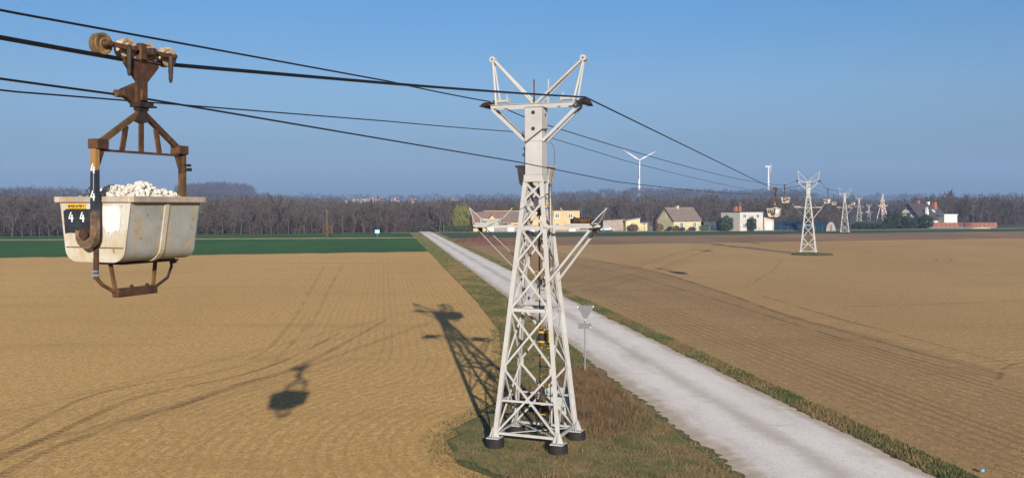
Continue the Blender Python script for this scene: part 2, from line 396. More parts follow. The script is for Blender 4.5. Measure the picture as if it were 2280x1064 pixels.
tag(grid_t('ploughed_field', ysl, lambda y: -190., lambda y: LE(y) + 1.0 + wob(y*1.7, .1, 2.), tl, .015, M['soil_left'], uv_left), kind='structure')
# right side: headland strip along the road, wide field beyond it
HB = [(-40, 34), (20, 23.5), (30, 22.3), (41, 22.1), (50, 21.2), (63, 18.8), (100, 17.2), (142, 8.4), (180, 4), (215, -2)]
def HX(y): return float(np.interp(y, [p[0] for p in HB], [p[1] for p in HB]))
tr = np.linspace(0, 1, 120)**1.8
ysr = np.concatenate([np.arange(-40, 12, 4.), np.arange(12, 75, .8), np.arange(75, 232, 3.)])
tag(grid_t('ploughed_field', ysr, lambda y: HX(y) - 1.0, lambda y: 330., tr, .011, M['soil_right'],
    lambda Xx, Y, t: np.stack([Y - .34*Xx + 5*np.sin(Xx/60), Xx], -1)), kind='structure')
tag(grid_t('field_headland', ysr, lambda y: RR(y) + 1.0 + wob(y, .16, 5.), lambda y: HX(y) + wob(y, .25, 1.), np.linspace(0, 1, 30), .022, M['soil_head'],
    lambda Xx, Y, t: np.stack([Xx + .147*Y, Y], -1)), kind='structure')
# crops, stubble, paths
far_l = lambda x: 153 + .3*x + wob(x, 1.0)
path_l = lambda x: 213.7 + .153*x
end_l = lambda x: 254 + .3*x
clipx = lambda f, s: (lambda x: f(x))
def slab_cut(name, xa, ylo, yhi, xedge, z, mat, side, n=110, ny=14):
    """sheet between the lines ylo(x) and yhi(x) that ends at the slanted road edge xedge(y)"""
    rows = []
    for t in np.linspace(0, 1, ny):
        # meet the road: solve x = xedge(y(x))
        x = 0.0
        for _ in range(40): x = xedge(ylo(x) + (yhi(x)-ylo(x))*t)
        xs = xa + (x-xa)*np.linspace(0, 1, n)**.8
        rows.append([(a, ylo(a) + (yhi(a)-ylo(a))*t) for a in xs])
    P = np.array(rows); Xx, Y = P[..., 0], P[..., 1]
    V = np.stack([Xx, Y, g(Xx, Y) + z], -1).reshape(-1, 3)
    i = np.arange(ny-1)[:, None]*n + np.arange(n-1)[None]
    Q = np.stack([i, i+1, i+n+1, i+n], -1).reshape(-1, 4)
    return tag(link(name, npmesh(name, V, Q, [mat], smooth=True)), kind='structure')
slab_cut('crop_field', -320, far_l, lambda x: path_l(x)-.8, lambda y: LE(y)+.2, .05, M['crop'], 0)
slab_cut('field_path', -320, lambda x: path_l(x)-2.2+wob(x, .5), lambda x: path_l(x)+2.2+wob(x, .5, 2), lambda y: RL(y)-.3, .07, M['farm_path'], 0, ny=3)
slab_cut('crop_field', -320, lambda x: path_l(x)+.8, end_l, lambda y: RL(y)-2.0, .05, M['crop'], 0)
slab_cut('stubble_field', 330, lambda x: 171+.34*x+wob(x, 1.2, 4), lambda x: 215+.35*x, lambda y: RR(y)+1.5, .05, M['stubble'], 1)
slab_cut('crop_field', 330, lambda x: 213+.35*x+wob(x, 1.0, 7), lambda x: 250+.32*x, lambda y: RR(y)+1.2, .08, M['crop2'], 1)
# verges and the rough patch
def verge(name, lo, hi, y0, y1, z, mat):
    ys = np.concatenate([np.arange(y0, 80, .7), np.arange(80, y1, 4.)])
    return tag(grid_t(name, ys, lo, hi, np.linspace(0, 1, 8), z, mat, lambda a, b, t: np.stack([a, b], -1)), kind='structure')
verge('verge', lambda y: LE(y)+.40+wob(y*1.5, .3, 8.), lambda y: RL(y)+.5, -40, 252, .03, M['verge'])
verge('verge', lambda y: RR(y)-.5, lambda y: RR(y)+1.15+wob(y, .18, 3.), -40, 226, .034, M['verge'])
def patch_z(Xx, Y):
    d = np.clip((Xx - np.vectorize(LE)(Y))/1.2, 0, 1)*np.clip((RL(Y)-.2-Xx)/1.5, 0, 1)
    return .035 + .07*d*(1 + .5*np.sin(Xx*2.1+Y)*np.cos(Y*1.3))
ysp = np.arange(14, 56, .35)
tag(grid_sheet('rough_ground', ysp, lambda y: LE(y)+.55+wob(y*2.3, .42, 4.), lambda y: RL(y)-.3, 34, patch_z, M['patch']), kind='structure')
# road: a low gravel bank with frayed edges
def road_uv(Xx, Y, t): return np.stack([np.broadcast_to(t*2-1, Xx.shape), Y], -1)
ysd = np.concatenate([np.arange(-40, 90, .22), np.arange(90, 262, 2.)])
tr_ = np.array([0, .05, .12, .22, .32, .42, .5, .58, .68, .78, .88, .95, 1.0])
def road_mesh():
    Y = np.repeat(ysd[:, None], 13, 1); L = np.array([RL(y)+wob(y*1.3, .12, 1.)+random.uniform(-.12, .12) for y in ysd]); Rr = np.array([RR(y)+wob(y*1.3, .12, 6.)+random.uniform(-.12, .12) for y in ysd])
    Xx = L[:, None] + (Rr-L)[:, None]*tr_[None]
    prof = np.array([.02, .055, .08, .085, .075, .085, .095, .085, .075, .085, .08, .055, .02])
    V = np.stack([Xx, Y, g(Xx, Y) + prof[None] + .02], -1).reshape(-1, 3)
    i = np.arange(len(ysd)-1)[:, None]*13 + np.arange(12)[None]
    Q = np.stack([i, i+1, i+14, i+13], -1).reshape(-1, 4)
    return npmesh('road', V, Q, [M['road']], smooth=True, uv=road_uv(Xx, Y, tr_).reshape(-1, 2))
tag(link('road', road_mesh()), kind='structure')
tag(slab('lane', -33, 330, 120, lambda x: 250.5+.0011*x*x*.55+.16*x, lambda x: 254.5+.0011*x*x*.55+.16*x, 3, .13, M['lane']), kind='structure')

# tyre tracks pressed into the soil (strips that follow curves on the ground)
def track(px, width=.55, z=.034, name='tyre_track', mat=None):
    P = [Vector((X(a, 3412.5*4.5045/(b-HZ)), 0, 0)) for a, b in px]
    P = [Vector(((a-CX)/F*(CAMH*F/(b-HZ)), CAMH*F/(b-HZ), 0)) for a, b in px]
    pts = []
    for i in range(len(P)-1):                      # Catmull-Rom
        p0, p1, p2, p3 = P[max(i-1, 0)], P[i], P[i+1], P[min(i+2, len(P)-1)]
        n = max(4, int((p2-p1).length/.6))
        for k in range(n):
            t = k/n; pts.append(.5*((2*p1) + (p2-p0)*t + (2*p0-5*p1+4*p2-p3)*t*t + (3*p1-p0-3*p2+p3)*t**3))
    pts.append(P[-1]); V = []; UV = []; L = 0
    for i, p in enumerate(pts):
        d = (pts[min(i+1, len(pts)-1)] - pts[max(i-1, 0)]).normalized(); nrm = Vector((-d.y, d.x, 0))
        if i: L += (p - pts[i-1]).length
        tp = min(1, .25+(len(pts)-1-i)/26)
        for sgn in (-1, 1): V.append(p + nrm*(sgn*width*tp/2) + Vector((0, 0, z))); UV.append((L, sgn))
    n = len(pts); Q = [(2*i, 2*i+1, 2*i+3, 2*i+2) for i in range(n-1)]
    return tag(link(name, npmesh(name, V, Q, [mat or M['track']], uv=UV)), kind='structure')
tz = .03
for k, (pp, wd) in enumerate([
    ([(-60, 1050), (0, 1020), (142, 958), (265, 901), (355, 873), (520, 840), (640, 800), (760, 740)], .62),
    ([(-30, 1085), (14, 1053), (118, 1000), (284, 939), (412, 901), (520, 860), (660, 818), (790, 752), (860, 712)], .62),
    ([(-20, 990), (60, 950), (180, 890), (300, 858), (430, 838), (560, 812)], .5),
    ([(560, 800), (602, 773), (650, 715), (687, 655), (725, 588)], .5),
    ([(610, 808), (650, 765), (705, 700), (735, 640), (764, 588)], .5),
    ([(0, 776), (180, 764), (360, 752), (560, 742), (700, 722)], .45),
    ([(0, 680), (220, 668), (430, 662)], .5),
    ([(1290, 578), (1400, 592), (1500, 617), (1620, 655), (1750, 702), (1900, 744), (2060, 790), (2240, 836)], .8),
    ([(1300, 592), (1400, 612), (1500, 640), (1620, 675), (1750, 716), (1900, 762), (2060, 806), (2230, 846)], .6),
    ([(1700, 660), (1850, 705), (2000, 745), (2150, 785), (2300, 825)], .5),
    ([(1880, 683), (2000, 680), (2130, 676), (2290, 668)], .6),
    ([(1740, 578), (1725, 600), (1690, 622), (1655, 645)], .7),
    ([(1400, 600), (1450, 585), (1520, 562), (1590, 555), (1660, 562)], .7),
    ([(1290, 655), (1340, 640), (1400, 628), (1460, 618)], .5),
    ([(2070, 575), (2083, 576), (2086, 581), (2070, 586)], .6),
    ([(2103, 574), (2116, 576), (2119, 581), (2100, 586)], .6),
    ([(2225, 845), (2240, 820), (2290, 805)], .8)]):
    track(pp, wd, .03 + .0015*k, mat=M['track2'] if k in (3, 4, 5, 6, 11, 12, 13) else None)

# ------------------------------------------------------------------ scattered ground cover (numpy)
def blades(name, P, h, wd, mats, midx, lean=.5, zf=None, label=None):
    n = len(P); a = rng.uniform(0, 2*np.pi, n); dx = np.cos(a)*wd/2; dy = np.sin(a)*wd/2
    la = rng.uniform(0, 2*np.pi, n); ll = h*rng.uniform(0, lean, n)
    base = np.zeros((n, 3)); base[:, :2] = P; base[:, 2] = g(P[:, 0], P[:, 1]) + (zf if zf is not None else .03)
    v0 = base.copy(); v0[:, 0] -= dx; v0[:, 1] -= dy
    v1 = base.copy(); v1[:, 0] += dx; v1[:, 1] += dy
    v2 = base.copy(); v2[:, 0] += np.cos(la)*ll; v2[:, 1] += np.sin(la)*ll; v2[:, 2] += h
    V = np.stack([v0, v1, v2], 1).reshape(-1, 3); T = np.arange(3*n).reshape(-1, 3)
    o = link(name, npmesh(name, V, T, mats, midx)); o['kind'] = 'stuff'; return o
def vnoise(x, y, s):
    return (np.sin(x*s+1.3*np.sin(y*s*.7)) + np.sin(y*s*1.3+1.7*np.sin(x*s*.9+2)) + np.sin((x+y)*s*2.3+np.sin(y*s*3.1)*1.5)*.6)/2.6
def scatter(n, y0, y1, lo, hi, power=1.0):
    y = y0 + (y1-y0)*rng.uniform(0, 1, n)**power
    a = np.vectorize(lo)(y); b = np.vectorize(hi)(y)
    return np.stack([a + (b-a)*rng.uniform(0, 1, n), y], -1)
LEv = lambda y: LE(y)
# grass on the patch around the tower
P = scatter(120000, 17, 56, lambda y: LE(y)-.5, lambda y: RL(y)-.15, 1.25)
nz = 1.1*vnoise(P[:, 0], P[:, 1], 1.6) + .7*vnoise(P[:, 0]+5, P[:, 1], 4.1) + .25*rng.normal(size=len(P)) + .3*np.clip((33-P[:, 1])/6, -1, .2) - .5*((P[:, 0] < .6) & (P[:, 1] > 27.5))
edge = np.clip((P[:, 0]-np.vectorize(LE)(P[:, 1])) + .5*vnoise(P[:, 0]*2, P[:, 1]*2, 1.3), -.42, 1)
keep = rng.uniform(size=len(P)) < .42 + .58*edge
P, nz = P[keep], nz[keep]
mi = np.where(nz > .22, 1, 0)
hh = np.where(mi == 1, rng.uniform(.04, .17, len(P)), rng.uniform(.04, .12, len(P)))*(.55+.8*np.abs(vnoise(P[:, 0]+2, P[:, 1], 3.3)))
blades('grass', P, hh, rng.uniform(.010, .024, len(P)), [M['green'], M['dry']], mi, 1.3, patch_z(P[:, 0], P[:, 1]) - .01)
for (lo, hi, sd) in ((lambda y: LE(y)+.0, lambda y: RL(y)+.05, 0), (lambda y: RR(y)-.05, lambda y: RR(y)+1.15, 1)):
    P = scatter(70000, 14 if sd else 46, 120, lo, hi, 1.6)
    nz = vnoise(P[:, 0], P[:, 1], .8) + .5*rng.normal(size=len(P)); mi = (nz > .22).astype(int)
    sc = .8 + np.clip((P[:, 1]-40)/160, 0, .5)
    blades('verge_grass', P, rng.uniform(.05, .16, len(P))*np.where(mi == 1, 1.25, 1)*sc, rng.uniform(.015, .035, len(P))*sc*1.3, [M['green'], M['dry']], mi, .9)
    P = scatter(15000, 120, 250, lo, hi)
    blades('verge_grass', P, rng.uniform(.06, .2, len(P)), rng.uniform(.05, .12, len(P)), [M['green'], M['dry']], (rng.uniform(size=len(P)) > .7).astype(int), .9)
# dead weeds right of and behind the tower
def weeds(name, n, cx, cy, rx, ry, hmax, mat, wd=.02, lean=.55):
    q = rng.normal(size=(n, 2))*.5; q = q[(np.abs(q) < 1).all(1)]
    cl = np.round(q*9)/9 + rng.normal(size=q.shape)*.03
    P = np.stack([cx + cl[:, 0]*rx, cy + cl[:, 1]*ry], -1)
    P = P[P[:, 0] < RL(P[:, 1]) - .5]
    hb = .45 + .55*np.abs(vnoise(P[:, 0], P[:, 1], 2.2))
    return blades(name, P, rng.uniform(.35, 1, len(P))*hmax*hb, rng.uniform(.5, 1.4, len(P))*wd, [mat, M['dry']], (rng.uniform(size=len(P)) > .8).astype(int), lean, .03)
weeds('dead_weeds', 26000, 3.2, 36.0, 1.7, 6.0, .62, M['weed'], .016, 1.2)
weeds('dead_weeds', 5000, 3.6, 33.0, 1.6, 5.0, .35, M['green'], .02, 1.0)
weeds('dead_weeds', 9000, 2.9, 31.8, 1.1, 2.6, .5, M['weed'], .016, 1.1)
weeds('dead_weeds', 6000, 1.6, 34.0, 1.3, 2.6, .6, M['bush_twig'], .016, 1.1)
weeds('dead_weeds', 3500, .2, 35.5, .9, 2.6, .55, M['bush_twig'])
# clods on the fields and loose gravel along the road
def lumps(name, P, r, mat, flat=.6, z=.02):
    n = len(P); o = np.array([(1,0,0),(0,1,0),(-1,0,0),(0,-1,0),(0,0,1),(0,0,-.3)], float)
    f = np.array([(0,1,4),(1,2,4),(2,3,4),(3,0,4),(1,0,5),(2,1,5),(3,2,5),(0,3,5)])
    a = rng.uniform(0, 6.28, n); ca, sa = np.cos(a), np.sin(a)
    V = o[None]*np.array(r)[:, None, None]*rng.uniform(.55, 1.3, (n, 6, 1)); V[..., 2] *= flat
    Vx = V[..., 0]*ca[:, None] - V[..., 1]*sa[:, None]; Vy = V[..., 0]*sa[:, None] + V[..., 1]*ca[:, None]
    W = np.stack([Vx + P[:, 0, None], Vy + P[:, 1, None], V[..., 2] + g(P[:, 0], P[:, 1])[:, None] + z], -1).reshape(-1, 3)
    T = (f[None] + 6*np.arange(n)[:, None, None]).reshape(-1, 3)
    o = link(name, npmesh(name, W, T, [mat])); o['kind'] = 'stuff'; return o
P = scatter(26000, 21, 75, lambda y: -.62*y-2, lambda y: LE(y)-.1, 1.5); P = P[rng.uniform(size=len(P)) < np.clip((72-P[:, 1])/45, 0, 1)]; lumps('soil_clods', P, rng.uniform(.008, .028, len(P)), M['clod'])
P = scatter(30000, 19, 85, lambda y: RR(y)+1.1, lambda y: min(.62*y+2, 36), 1.3); P = P[rng.uniform(size=len(P)) < np.clip((82-P[:, 1])/50, 0, 1)]; lumps('soil_clods', P, rng.uniform(.012, .04, len(P)), M['clod'])
P = scatter(9000, 16, 75, lambda y: RL(y)-.25, lambda y: RR(y)+.35, 1.5)
u = (P[:, 0]-RL(P[:, 1]))/(RR(P[:, 1])-RL(P[:, 1])); P = P[(np.abs(u-.5) > .40) | (rng.uniform(size=len(P)) < .22)]
lumps('loose_gravel', P, rng.uniform(.008, .026, len(P)), M['road_stone'], z=.05)

# ------------------------------------------------------------------ the ropeway towers
TA = R(-22.0)                                       # tower frame: local x across the line, local y along it
U = Vector((math.sin(R(22)), math.cos(R(22)))); RT = Vector((math.cos(R(22)), -math.sin(R(22))))
T1 = Vector((.75, 28.65))
LX0, LY0, LX1, LY1, LZ0, LZ1 = 1.03, .88, .27, .25, .42, 8.22
def legp(ix, iy, z):
    t = (z-LZ0)/(LZ1-LZ0); return Vector((ix*(LX0+(LX1-LX0)*t), iy*(LY0+(LY1-LY0)*t), z))
def make_tower(label):
    t = empty('lattice_tower', (T1.x, T1.y, 0), TA, 1.0, label, 'tower', 'white ropeway towers in a row across the fields')
    paint = M['paint']
    for ix in (-1, 1):
        for iy in (-1, 1):
            m = MB(); m.angle(legp(ix, iy, LZ0), legp(ix, iy, LZ1+.1), (0, iy, 0), .138, .016, side=ix*iy if False else (1 if ix*iy > 0 else -1))
            o = m.build('leg', paint, t)
            c = legp(ix, iy, 0.42)
            s = MB(); s.cbox((c.x, c.y, .40), (.40, .40, .03))
            for a in (0, 1):
                if a: s.prism([(-.17, 0), (.17, 0), (.06, .30), (-.06, .30)], (c.x, c.y+iy*.012, .415), (1,0,0), (0,0,1), (0,1,0), -.008, .008)
                else: s.prism([(-.17, 0), (.17, 0), (.05, .30), (-.05, .30)], (c.x+ix*.012, c.y, .4155), (0,1,0), (0,0,1), (1,0,0), -.008, .008)
            s.build('foot_plate', paint, o)
            f = MB(); f.lathe([(0, .27), (.03, .295), (.33, .30), (.375, .285), (.385, .0)], (c.x, c.y, 0), (0,0,1), 12, False)
            f.build('footing', M['bitumen'], t, smooth=True)
    ZL = [.5, 2.5, 4.28, 5.70, 6.80, 7.62, 8.2]
    faces = [((-1,-1), (1,-1), (0,-1,0)), ((1,-1), (1,1), (1,0,0)), ((1,1), (-1,1), (0,1,0)), ((-1,1), (-1,-1), (-1,0,0))]
    for a, b, n in faces:
        n = Vector(n)
        for k in range(6):
            z0, z1 = ZL[k], ZL[k+1]
            MB().angle(legp(*a, z0) - n*.018, legp(*b, z1) - n*.018, n, .058, .010).build('brace', paint, t)
            MB().angle(legp(*b, z0) - n*.032, legp(*a, z1) - n*.032, n, .058, .010).build('brace', paint, t)
        for z, wd in ((.52, .075), (1.52, .06), (4.28, .10), (6.80, .13)):
            if z == 1.52 and n.x > .5: continue
            MB().angle(legp(*a, z) - n*.047, legp(*b, z) - n*.047, n, wd, .010, -1).build('cross_bar', paint, t)
        # gusset plates where braces meet the legs
    for z in (.50,):
        MB().beam(legp(-1,-1, z), legp(1, 1, z), .06, .02).build('plan_brace', paint, t)
        MB().beam(legp(1,-1, z+.03), legp(-1, 1, z+.03), .06, .02).build('plan_brace', paint, t)
    for a in ((-1,-1), (1,-1), (1,1), (-1,1)):
        for z in (2.5, 4.28, 5.7, 6.8, 7.62):
            g_ = MB(); p = legp(*a, z); g_.cbox((p.x - a[0]*.05, p.y + a[1]*.004, z), (.16, .012, .17))
            g_.build('gusset', paint, t)
    # collar and box column
    m = MB(); m.box(-.31, .31, -.29, .29, 8.22, 8.44); m.build('collar', paint, t, bevel=.01)
    m = MB(); m.box(-.275, .275, -.25, .25, 8.441, 9.52); m.build('column', paint, t, bevel=.012)
    m = MB(); m.box(-.285, .285, -.26, .26, 9.50, 10.52); up = m.build('column', paint, t, bevel=.012)
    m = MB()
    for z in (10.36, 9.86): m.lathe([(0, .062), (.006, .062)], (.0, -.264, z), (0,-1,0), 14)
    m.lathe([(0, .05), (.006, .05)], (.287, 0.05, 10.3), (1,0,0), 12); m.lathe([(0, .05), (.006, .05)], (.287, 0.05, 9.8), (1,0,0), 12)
    m.build('port_hole', M['black'], up)  # flat black discs, the dark inside of the holes put in as colour
    for z in (9.50,):
        MB().box(-.295, .295, -.27, .27, z-.02, z+.012).build('flange', paint, t)
    # crossbeams
    for y in (-.20, .20):
        m = MB(); m.box(-1.45, 1.45, y-.008, y+.008, 10.53, 10.63); m.box(-1.45, 1.45, y-.04, y+.02, 10.631, 10.645)
        m.build('crossbeam', paint, t)
    MB().box(-.30, .30, -.27, .27, 10.521, 10.53).build('top_plate', M['rust_dark'], t)
    for sx in (-1, 1):
        for y in (-.20, .20):
            MB().angle((sx*1.42, y, 10.52), (sx*.28, y*1.02, 9.48), (0, 1 if y > 0 else -1, 0), .085, .012).build('strut', paint, t)
            tip = Vector((sx*1.50+.05, y*.2, 12.08 - .12*(sx > 0)))
            MB().tube([(sx*1.27, y, 10.62), tip], .036, 8).build('horn_bar', paint, t, True)
            MB().tube([(sx*.04, y, 10.64), tip + Vector((-sx*.03, 0, 0))], .040, 8).build('horn_bar', paint, t, True)
        MB().lathe([(-.10, .10), (.10, .10)], (sx*1.5+.05, 0, 12.10 - .12*(sx > 0)), (0,1,0), 14).build('horn_cap', paint, t)
        MB().lathe([(-.104, .03), (.104, .03)], (sx*1.5+.05, 0, 12.10 - .12*(sx > 0)), (0,1,0), 8).build('horn_bolt', M['rust_dark'], t)
        # saddle: a curved shoe that carries the track rope
        L = .58; top = []; bot = []
        for k in range(11):
            y = -L + 2*L*k/10; top.append((y, .10 - .19*(y/L)**2)); bot.append((y, -.04 - .05*(1-(y/L)**2) + -.02*abs(y/L) - .0*k))
        poly = top + bot[::-1]
        m = MB(); m.prism(poly, (sx*1.60, 0, 10.66), (0,1,0), (0,0,1), (1,0,0), -.075, .075)
        m.build('saddle', M['rust_dark'], t)
        m = MB(); m.cbox((sx*1.42, 0, 10.665), (.2, .48, .035)); m.lathe([(0, .06), (.10, .06)], (sx*1.30-.05, -.1, 10.70), (0,0,1), 10); m.build('saddle_bracket', M['rust'], t)
        m = MB(); m.lathe([(0, .05), (.06, .05), (.062, .085), (.08, .085), (.082, .05), (.36, .05), (.362, .10), (.42, .10)], (sx*1.28, -.12, 10.76), (-sx, 0, 0), 12)
        m.build('axle_housing', paint, t, True)
        MB().beam((sx*.9, -.12, 10.65), (sx*.93, -.12, 10.96), .03, .03).build('peg', paint, t)
    MB().beam((-.10, .1, 10.53), (-.11, .1, 11.42), .045, .035).build('stub_post', M['rust_bar'], t)
    MB().beam((.33, .2, 10.53), (.35, .2, 11.42), .06, .04).build('stub_post', paint, t)
    # rope-roller platforms and their flared guide horns
    for sx in (-1, 1):
        for y in (-.43, .43):
            MB().beam((sx*.42, y, 6.85), (sx*1.95, y, 6.85), .02, .075).build('arm', paint, t)
        for k in range(2):
            yy = (-.36, .36)[k]
            leg = legp(sx, (-1, 1)[k], 5.15 if sx > 0 else 5.55)
            MB().angle((sx*1.90, yy, 6.80), leg, (0, 1, 0), .085 if sx > 0 else .028, .012).build('arm_strut', paint, t)
        m = MB(); m.box(sx*1.48-.40, sx*1.48+.40, -.46, -.44, 6.89, 6.95); m.box(sx*1.48-.40, sx*1.48+.40, .44, .46, 6.89, 6.95); m.box(sx*1.48-.40, sx*1.48+.40, -.44, .44, 6.915, 6.94)
        m.build('platform', paint, t)
        r = MB(); r.lathe([(-.30,.03),(-.27,.115),(-.24,.125),(-.23,.095),(-.05,.085),(.0,.10),(.05,.085),(.23,.095),(.24,.125),(.27,.115),(.30,.03)] if sx > 0 else [(-.30,.02),(-.29,.045),(.29,.045),(.30,.02)], (sx*1.50, 0, 7.03), (1,0,0), 14)
        r.build('rope_roller', M['rust'] if sx > 0 else paint, t, True)
        m = MB()
        for e in (-.33, .33): m.box(sx*1.50+e-.012, sx*1.50+e+.012, -.12, .12, 6.94, 7.09)
        m.build('roller_bracket', paint if sx < 0 else M['rust_dark'], t)
        for q, (bx, tx) in enumerate(((1.92, 2.28), (1.08, .80))):
            MB().tube([(sx*bx, -.40, 6.95), (sx*tx, 0, 7.42), (sx*bx, .40, 6.95)], .015 if q == 0 else .011, 6).build('guide_horn', paint, t, True)
        m = MB(); m.cbox((sx*1.95, 0, 6.80), (.12, .95, .05)); m.cbox((sx*1.9, 0, 6.70), (.1, .15, .14)); m.build('end_bracket', M['rust_dark'], t)
    # ladder
    ld = MB(); ld.beam((.03, .30, .12), (.03, .18, 8.2), .035, .035); ld.beam((.37, .30, .12), (.37, .18, 8.2), .02, .02)
    L = ld.build('ladder', M['rust_dark'], t)
    for k in range(26):
        z = .35 + k*.30; y = .30 - .12*z/8.2
        MB().beam((.05, y, z), (.36, y, z), .022, .022).build('rung', M['yellow'] if k % 3 != 1 else M['rust_dark'], L)
    for z in (4.55, 5.45, 7.45):
        MB().tube([(.03, .2, z), (.0, -.12, z), (.2, -.28, z), (.40, -.12, z), (.37, .2, z)], .014, 6).build('ladder_hoop', M['yellow'], L, True)
    m = MB(); m.cbox((.24, .05, 3.42), (.24, .12, .24)); bx = m.build('signal_box', M['black'], t, bevel=.01)
    m = MB(); m.cbox((.24, .05, 3.565), (.27, .14, .05)); m.cbox((.24, .05, 3.27), (.27, .14, .05)); m.cbox((.385, .05, 3.42), (.05, .14, .22)); m.build('box_frame', M['yellow'], bx)
    return t
t1 = make_tower('tall white lattice tower on four black footings beside the gravel road, nearest')
def extra_t1():
    # things that stand or hang at the near tower only
    p = Vector((1.28, 29.9))
    c = empty('control_cabinet', (1.50, 29.75, 0), TA, 1, 'pale grey flat cabinet on a post inside the base of the nearest lattice tower', 'cabinet')
    MB().box(-.40, .40, -.09, .09, 1.02, 1.64).build('cabinet_body', simple('cabinet_grey', (.25, .28, .28), (.20, .225, .225), 5, .5), c, bevel=.01)
    MB().box(-.37, .37, -.104, -.093, 1.05, 1.61).build('cabinet_door', simple('cabinet_door_grey', (.27, .30, .30), (.22, .245, .245), 5, .5), c)
    for x in (-.25, .25): MB().box(x-.04, x+.04, -.04, .04, 0, 1.02).build('post', M['paint'], c)
    o = MB().tube([(.29, .26, 9.6), (.52, .2, 9.3), (.55, .2, 8.9), (.44, .2, 8.3), (.47, .2, 7.0), (.50, .25, 5.6)], .009, 5).build('hanging_wire', M['rust_bar'], t1, True)
extra_t1()
TW = [(t1, T1.x, T1.y, 0)]
for (px, y, base, scale, lab) in (
        (1800, 139.8, 0, 1.045, 'white lattice tower standing on a small ring of grass in the brown field'),
        (1881, 243.5, 0, 1.0, 'third lattice tower of the row, at the green strip beyond the stubble'),
        (1913, 410, 0, 1.0, 'fourth lattice tower of the row, rising behind dark bushes'),
        (1935, 520, -3.2, 1.0, 'fifth and smallest horned lattice tower, between the fourth tower and the pointed pylon')):
    c = copy_tree(t1); c['label'] = lab; c.location = (X(px, y), y, base); c.scale = (scale,)*3
    for ch in list(CH[c.name]):
        if ch.name.startswith('hanging_wire'): CH[c.name].remove(ch); bpy.data.objects.remove(ch)
    TW.append((c, X(px, y), y, base))

# ------------------------------------------------------------------ track ropes and haul ropes
def saddle(i, sx, top=10.79):
    c, x, y, b = TW[i]; s = c.scale[0]; p = Vector((x, y)) + RT*(sx*1.6*s); return Vector((p.x, p.y, b + top*s))
def online(i, sx, y, h):
    """point over depth y on the rope between towers i and i+1"""
    a, b = saddle(i, sx), saddle(i+1, sx); t = (y-a.y)/(b.y-a.y); return Vector((a.x+(b.x-a.x)*t, y, h))
def before(sx, y, h):
    a = saddle(0, sx); return Vector((a.x - (a.y-y)*(.3925 if sx > 0 else .400), y, h))
def rope(name, knots, sags, r, label):
    pts = []
    for i in range(len(knots)-1):
        a, b = knots[i], knots[i+1]; n = max(6, min(40, int((b-a).length/1.2)))
        for k in range(n):
            t = k/n; p = a.lerp(b, t); p.z -= sags[i]*4*t*(1-t); pts.append(p)
    pts.append(knots[-1])
    o = MB().tube(pts, r, 8).build(name, M['cable'], None, True); return tag(o, label, 'cable')
CAR1 = before(1, 10.94, 9.205)                       # bucket 44
CARB = online(0, -1, 33.2, 10.52)
CB1 = online(0, 1, 78.8, 8.85); CB2 = online(0, -1, 123, 10.15)
CB3 = online(1, 1, 154.6, 10.15); CB4 = online(1, -1, 226, 9.9); CB5 = online(2, 1, 262, 9.9); CB6 = online(2, -1, 330, 9.2); CB7 = online(3, 1, 450, 6.2); CB8 = online(3, -1, 470, 5.6)
S = saddle
kR = [before(1, -24, 9.9), before(1, 5, 9.16), CAR1, before(1, 16.4, 9.68), S(0,1), CB1, S(1,1), CB3, S(2,1), CB5, S(3,1), CB7, S(4,1)]
rope('track_rope', kR, [.1, .01, .0, .02, .0, .15, .2, .02, .2, .02, .6, .2], .026, 'thick black track rope on the right side of the towers that carries bucket 44')
kL = [before(-1, -24, 9.7), before(-1, 13.25, 10.26), before(-1, 23.3, 10.63), S(0,-1), CARB, CB2, S(1,-1), CB4, S(2,-1), CB6, S(3,-1), CB8, S(4,-1)]
rope('track_rope', kL, [.1, .0, .02, .01, .5, .02, .3, .02, .2, .2, .3, .2], .019, 'thin black track rope on the left side of the towers')
D = Vector((0, 0, .42))
kR = [before(1, -24, 9.3), before(1, 5, 8.76), CAR1-D, before(1, 22.6, 8.57), online(0, 1, 31.3, 8.30), CB1-D, S(1,1)-Vector((0,0,2.1)), CB3-D, S(2,1)-Vector((0,0,1.9)), CB5-D, S(3,1)-Vector((0,0,1.8)), CB7-D, S(4,1)-Vector((0,0,1.8))]
rope('haul_rope', kR, [.1, .01, .0, .0, .15, .1, .2, .2, .1, .3, .2, .1], .013, 'black haul rope clamped under bucket 44 that crosses in front of the nearest tower')
kL = [before(-1, -24, 8.8), before(-1, 13.25, 9.13), before(-1, 23.3, 9.62), CARB-D, online(0,-1, 44.8, 9.68), online(0,-1, 90, 9.0), CB2-D, S(1,-1)-Vector((0,0,1.6)), CB4-D, S(2,-1)-Vector((0,0,1.8)), CB6-D, S(3,-1)-Vector((0,0,1.8)), CB8-D, S(4,-1)-Vector((0,0,1.8))]
rope('haul_rope', kL, [.1, .0, .02, .0, .1, .0, .1, .3, .2, .3, .2, .2, .1], .013, 'black haul rope that passes behind the box column of the nearest tower')

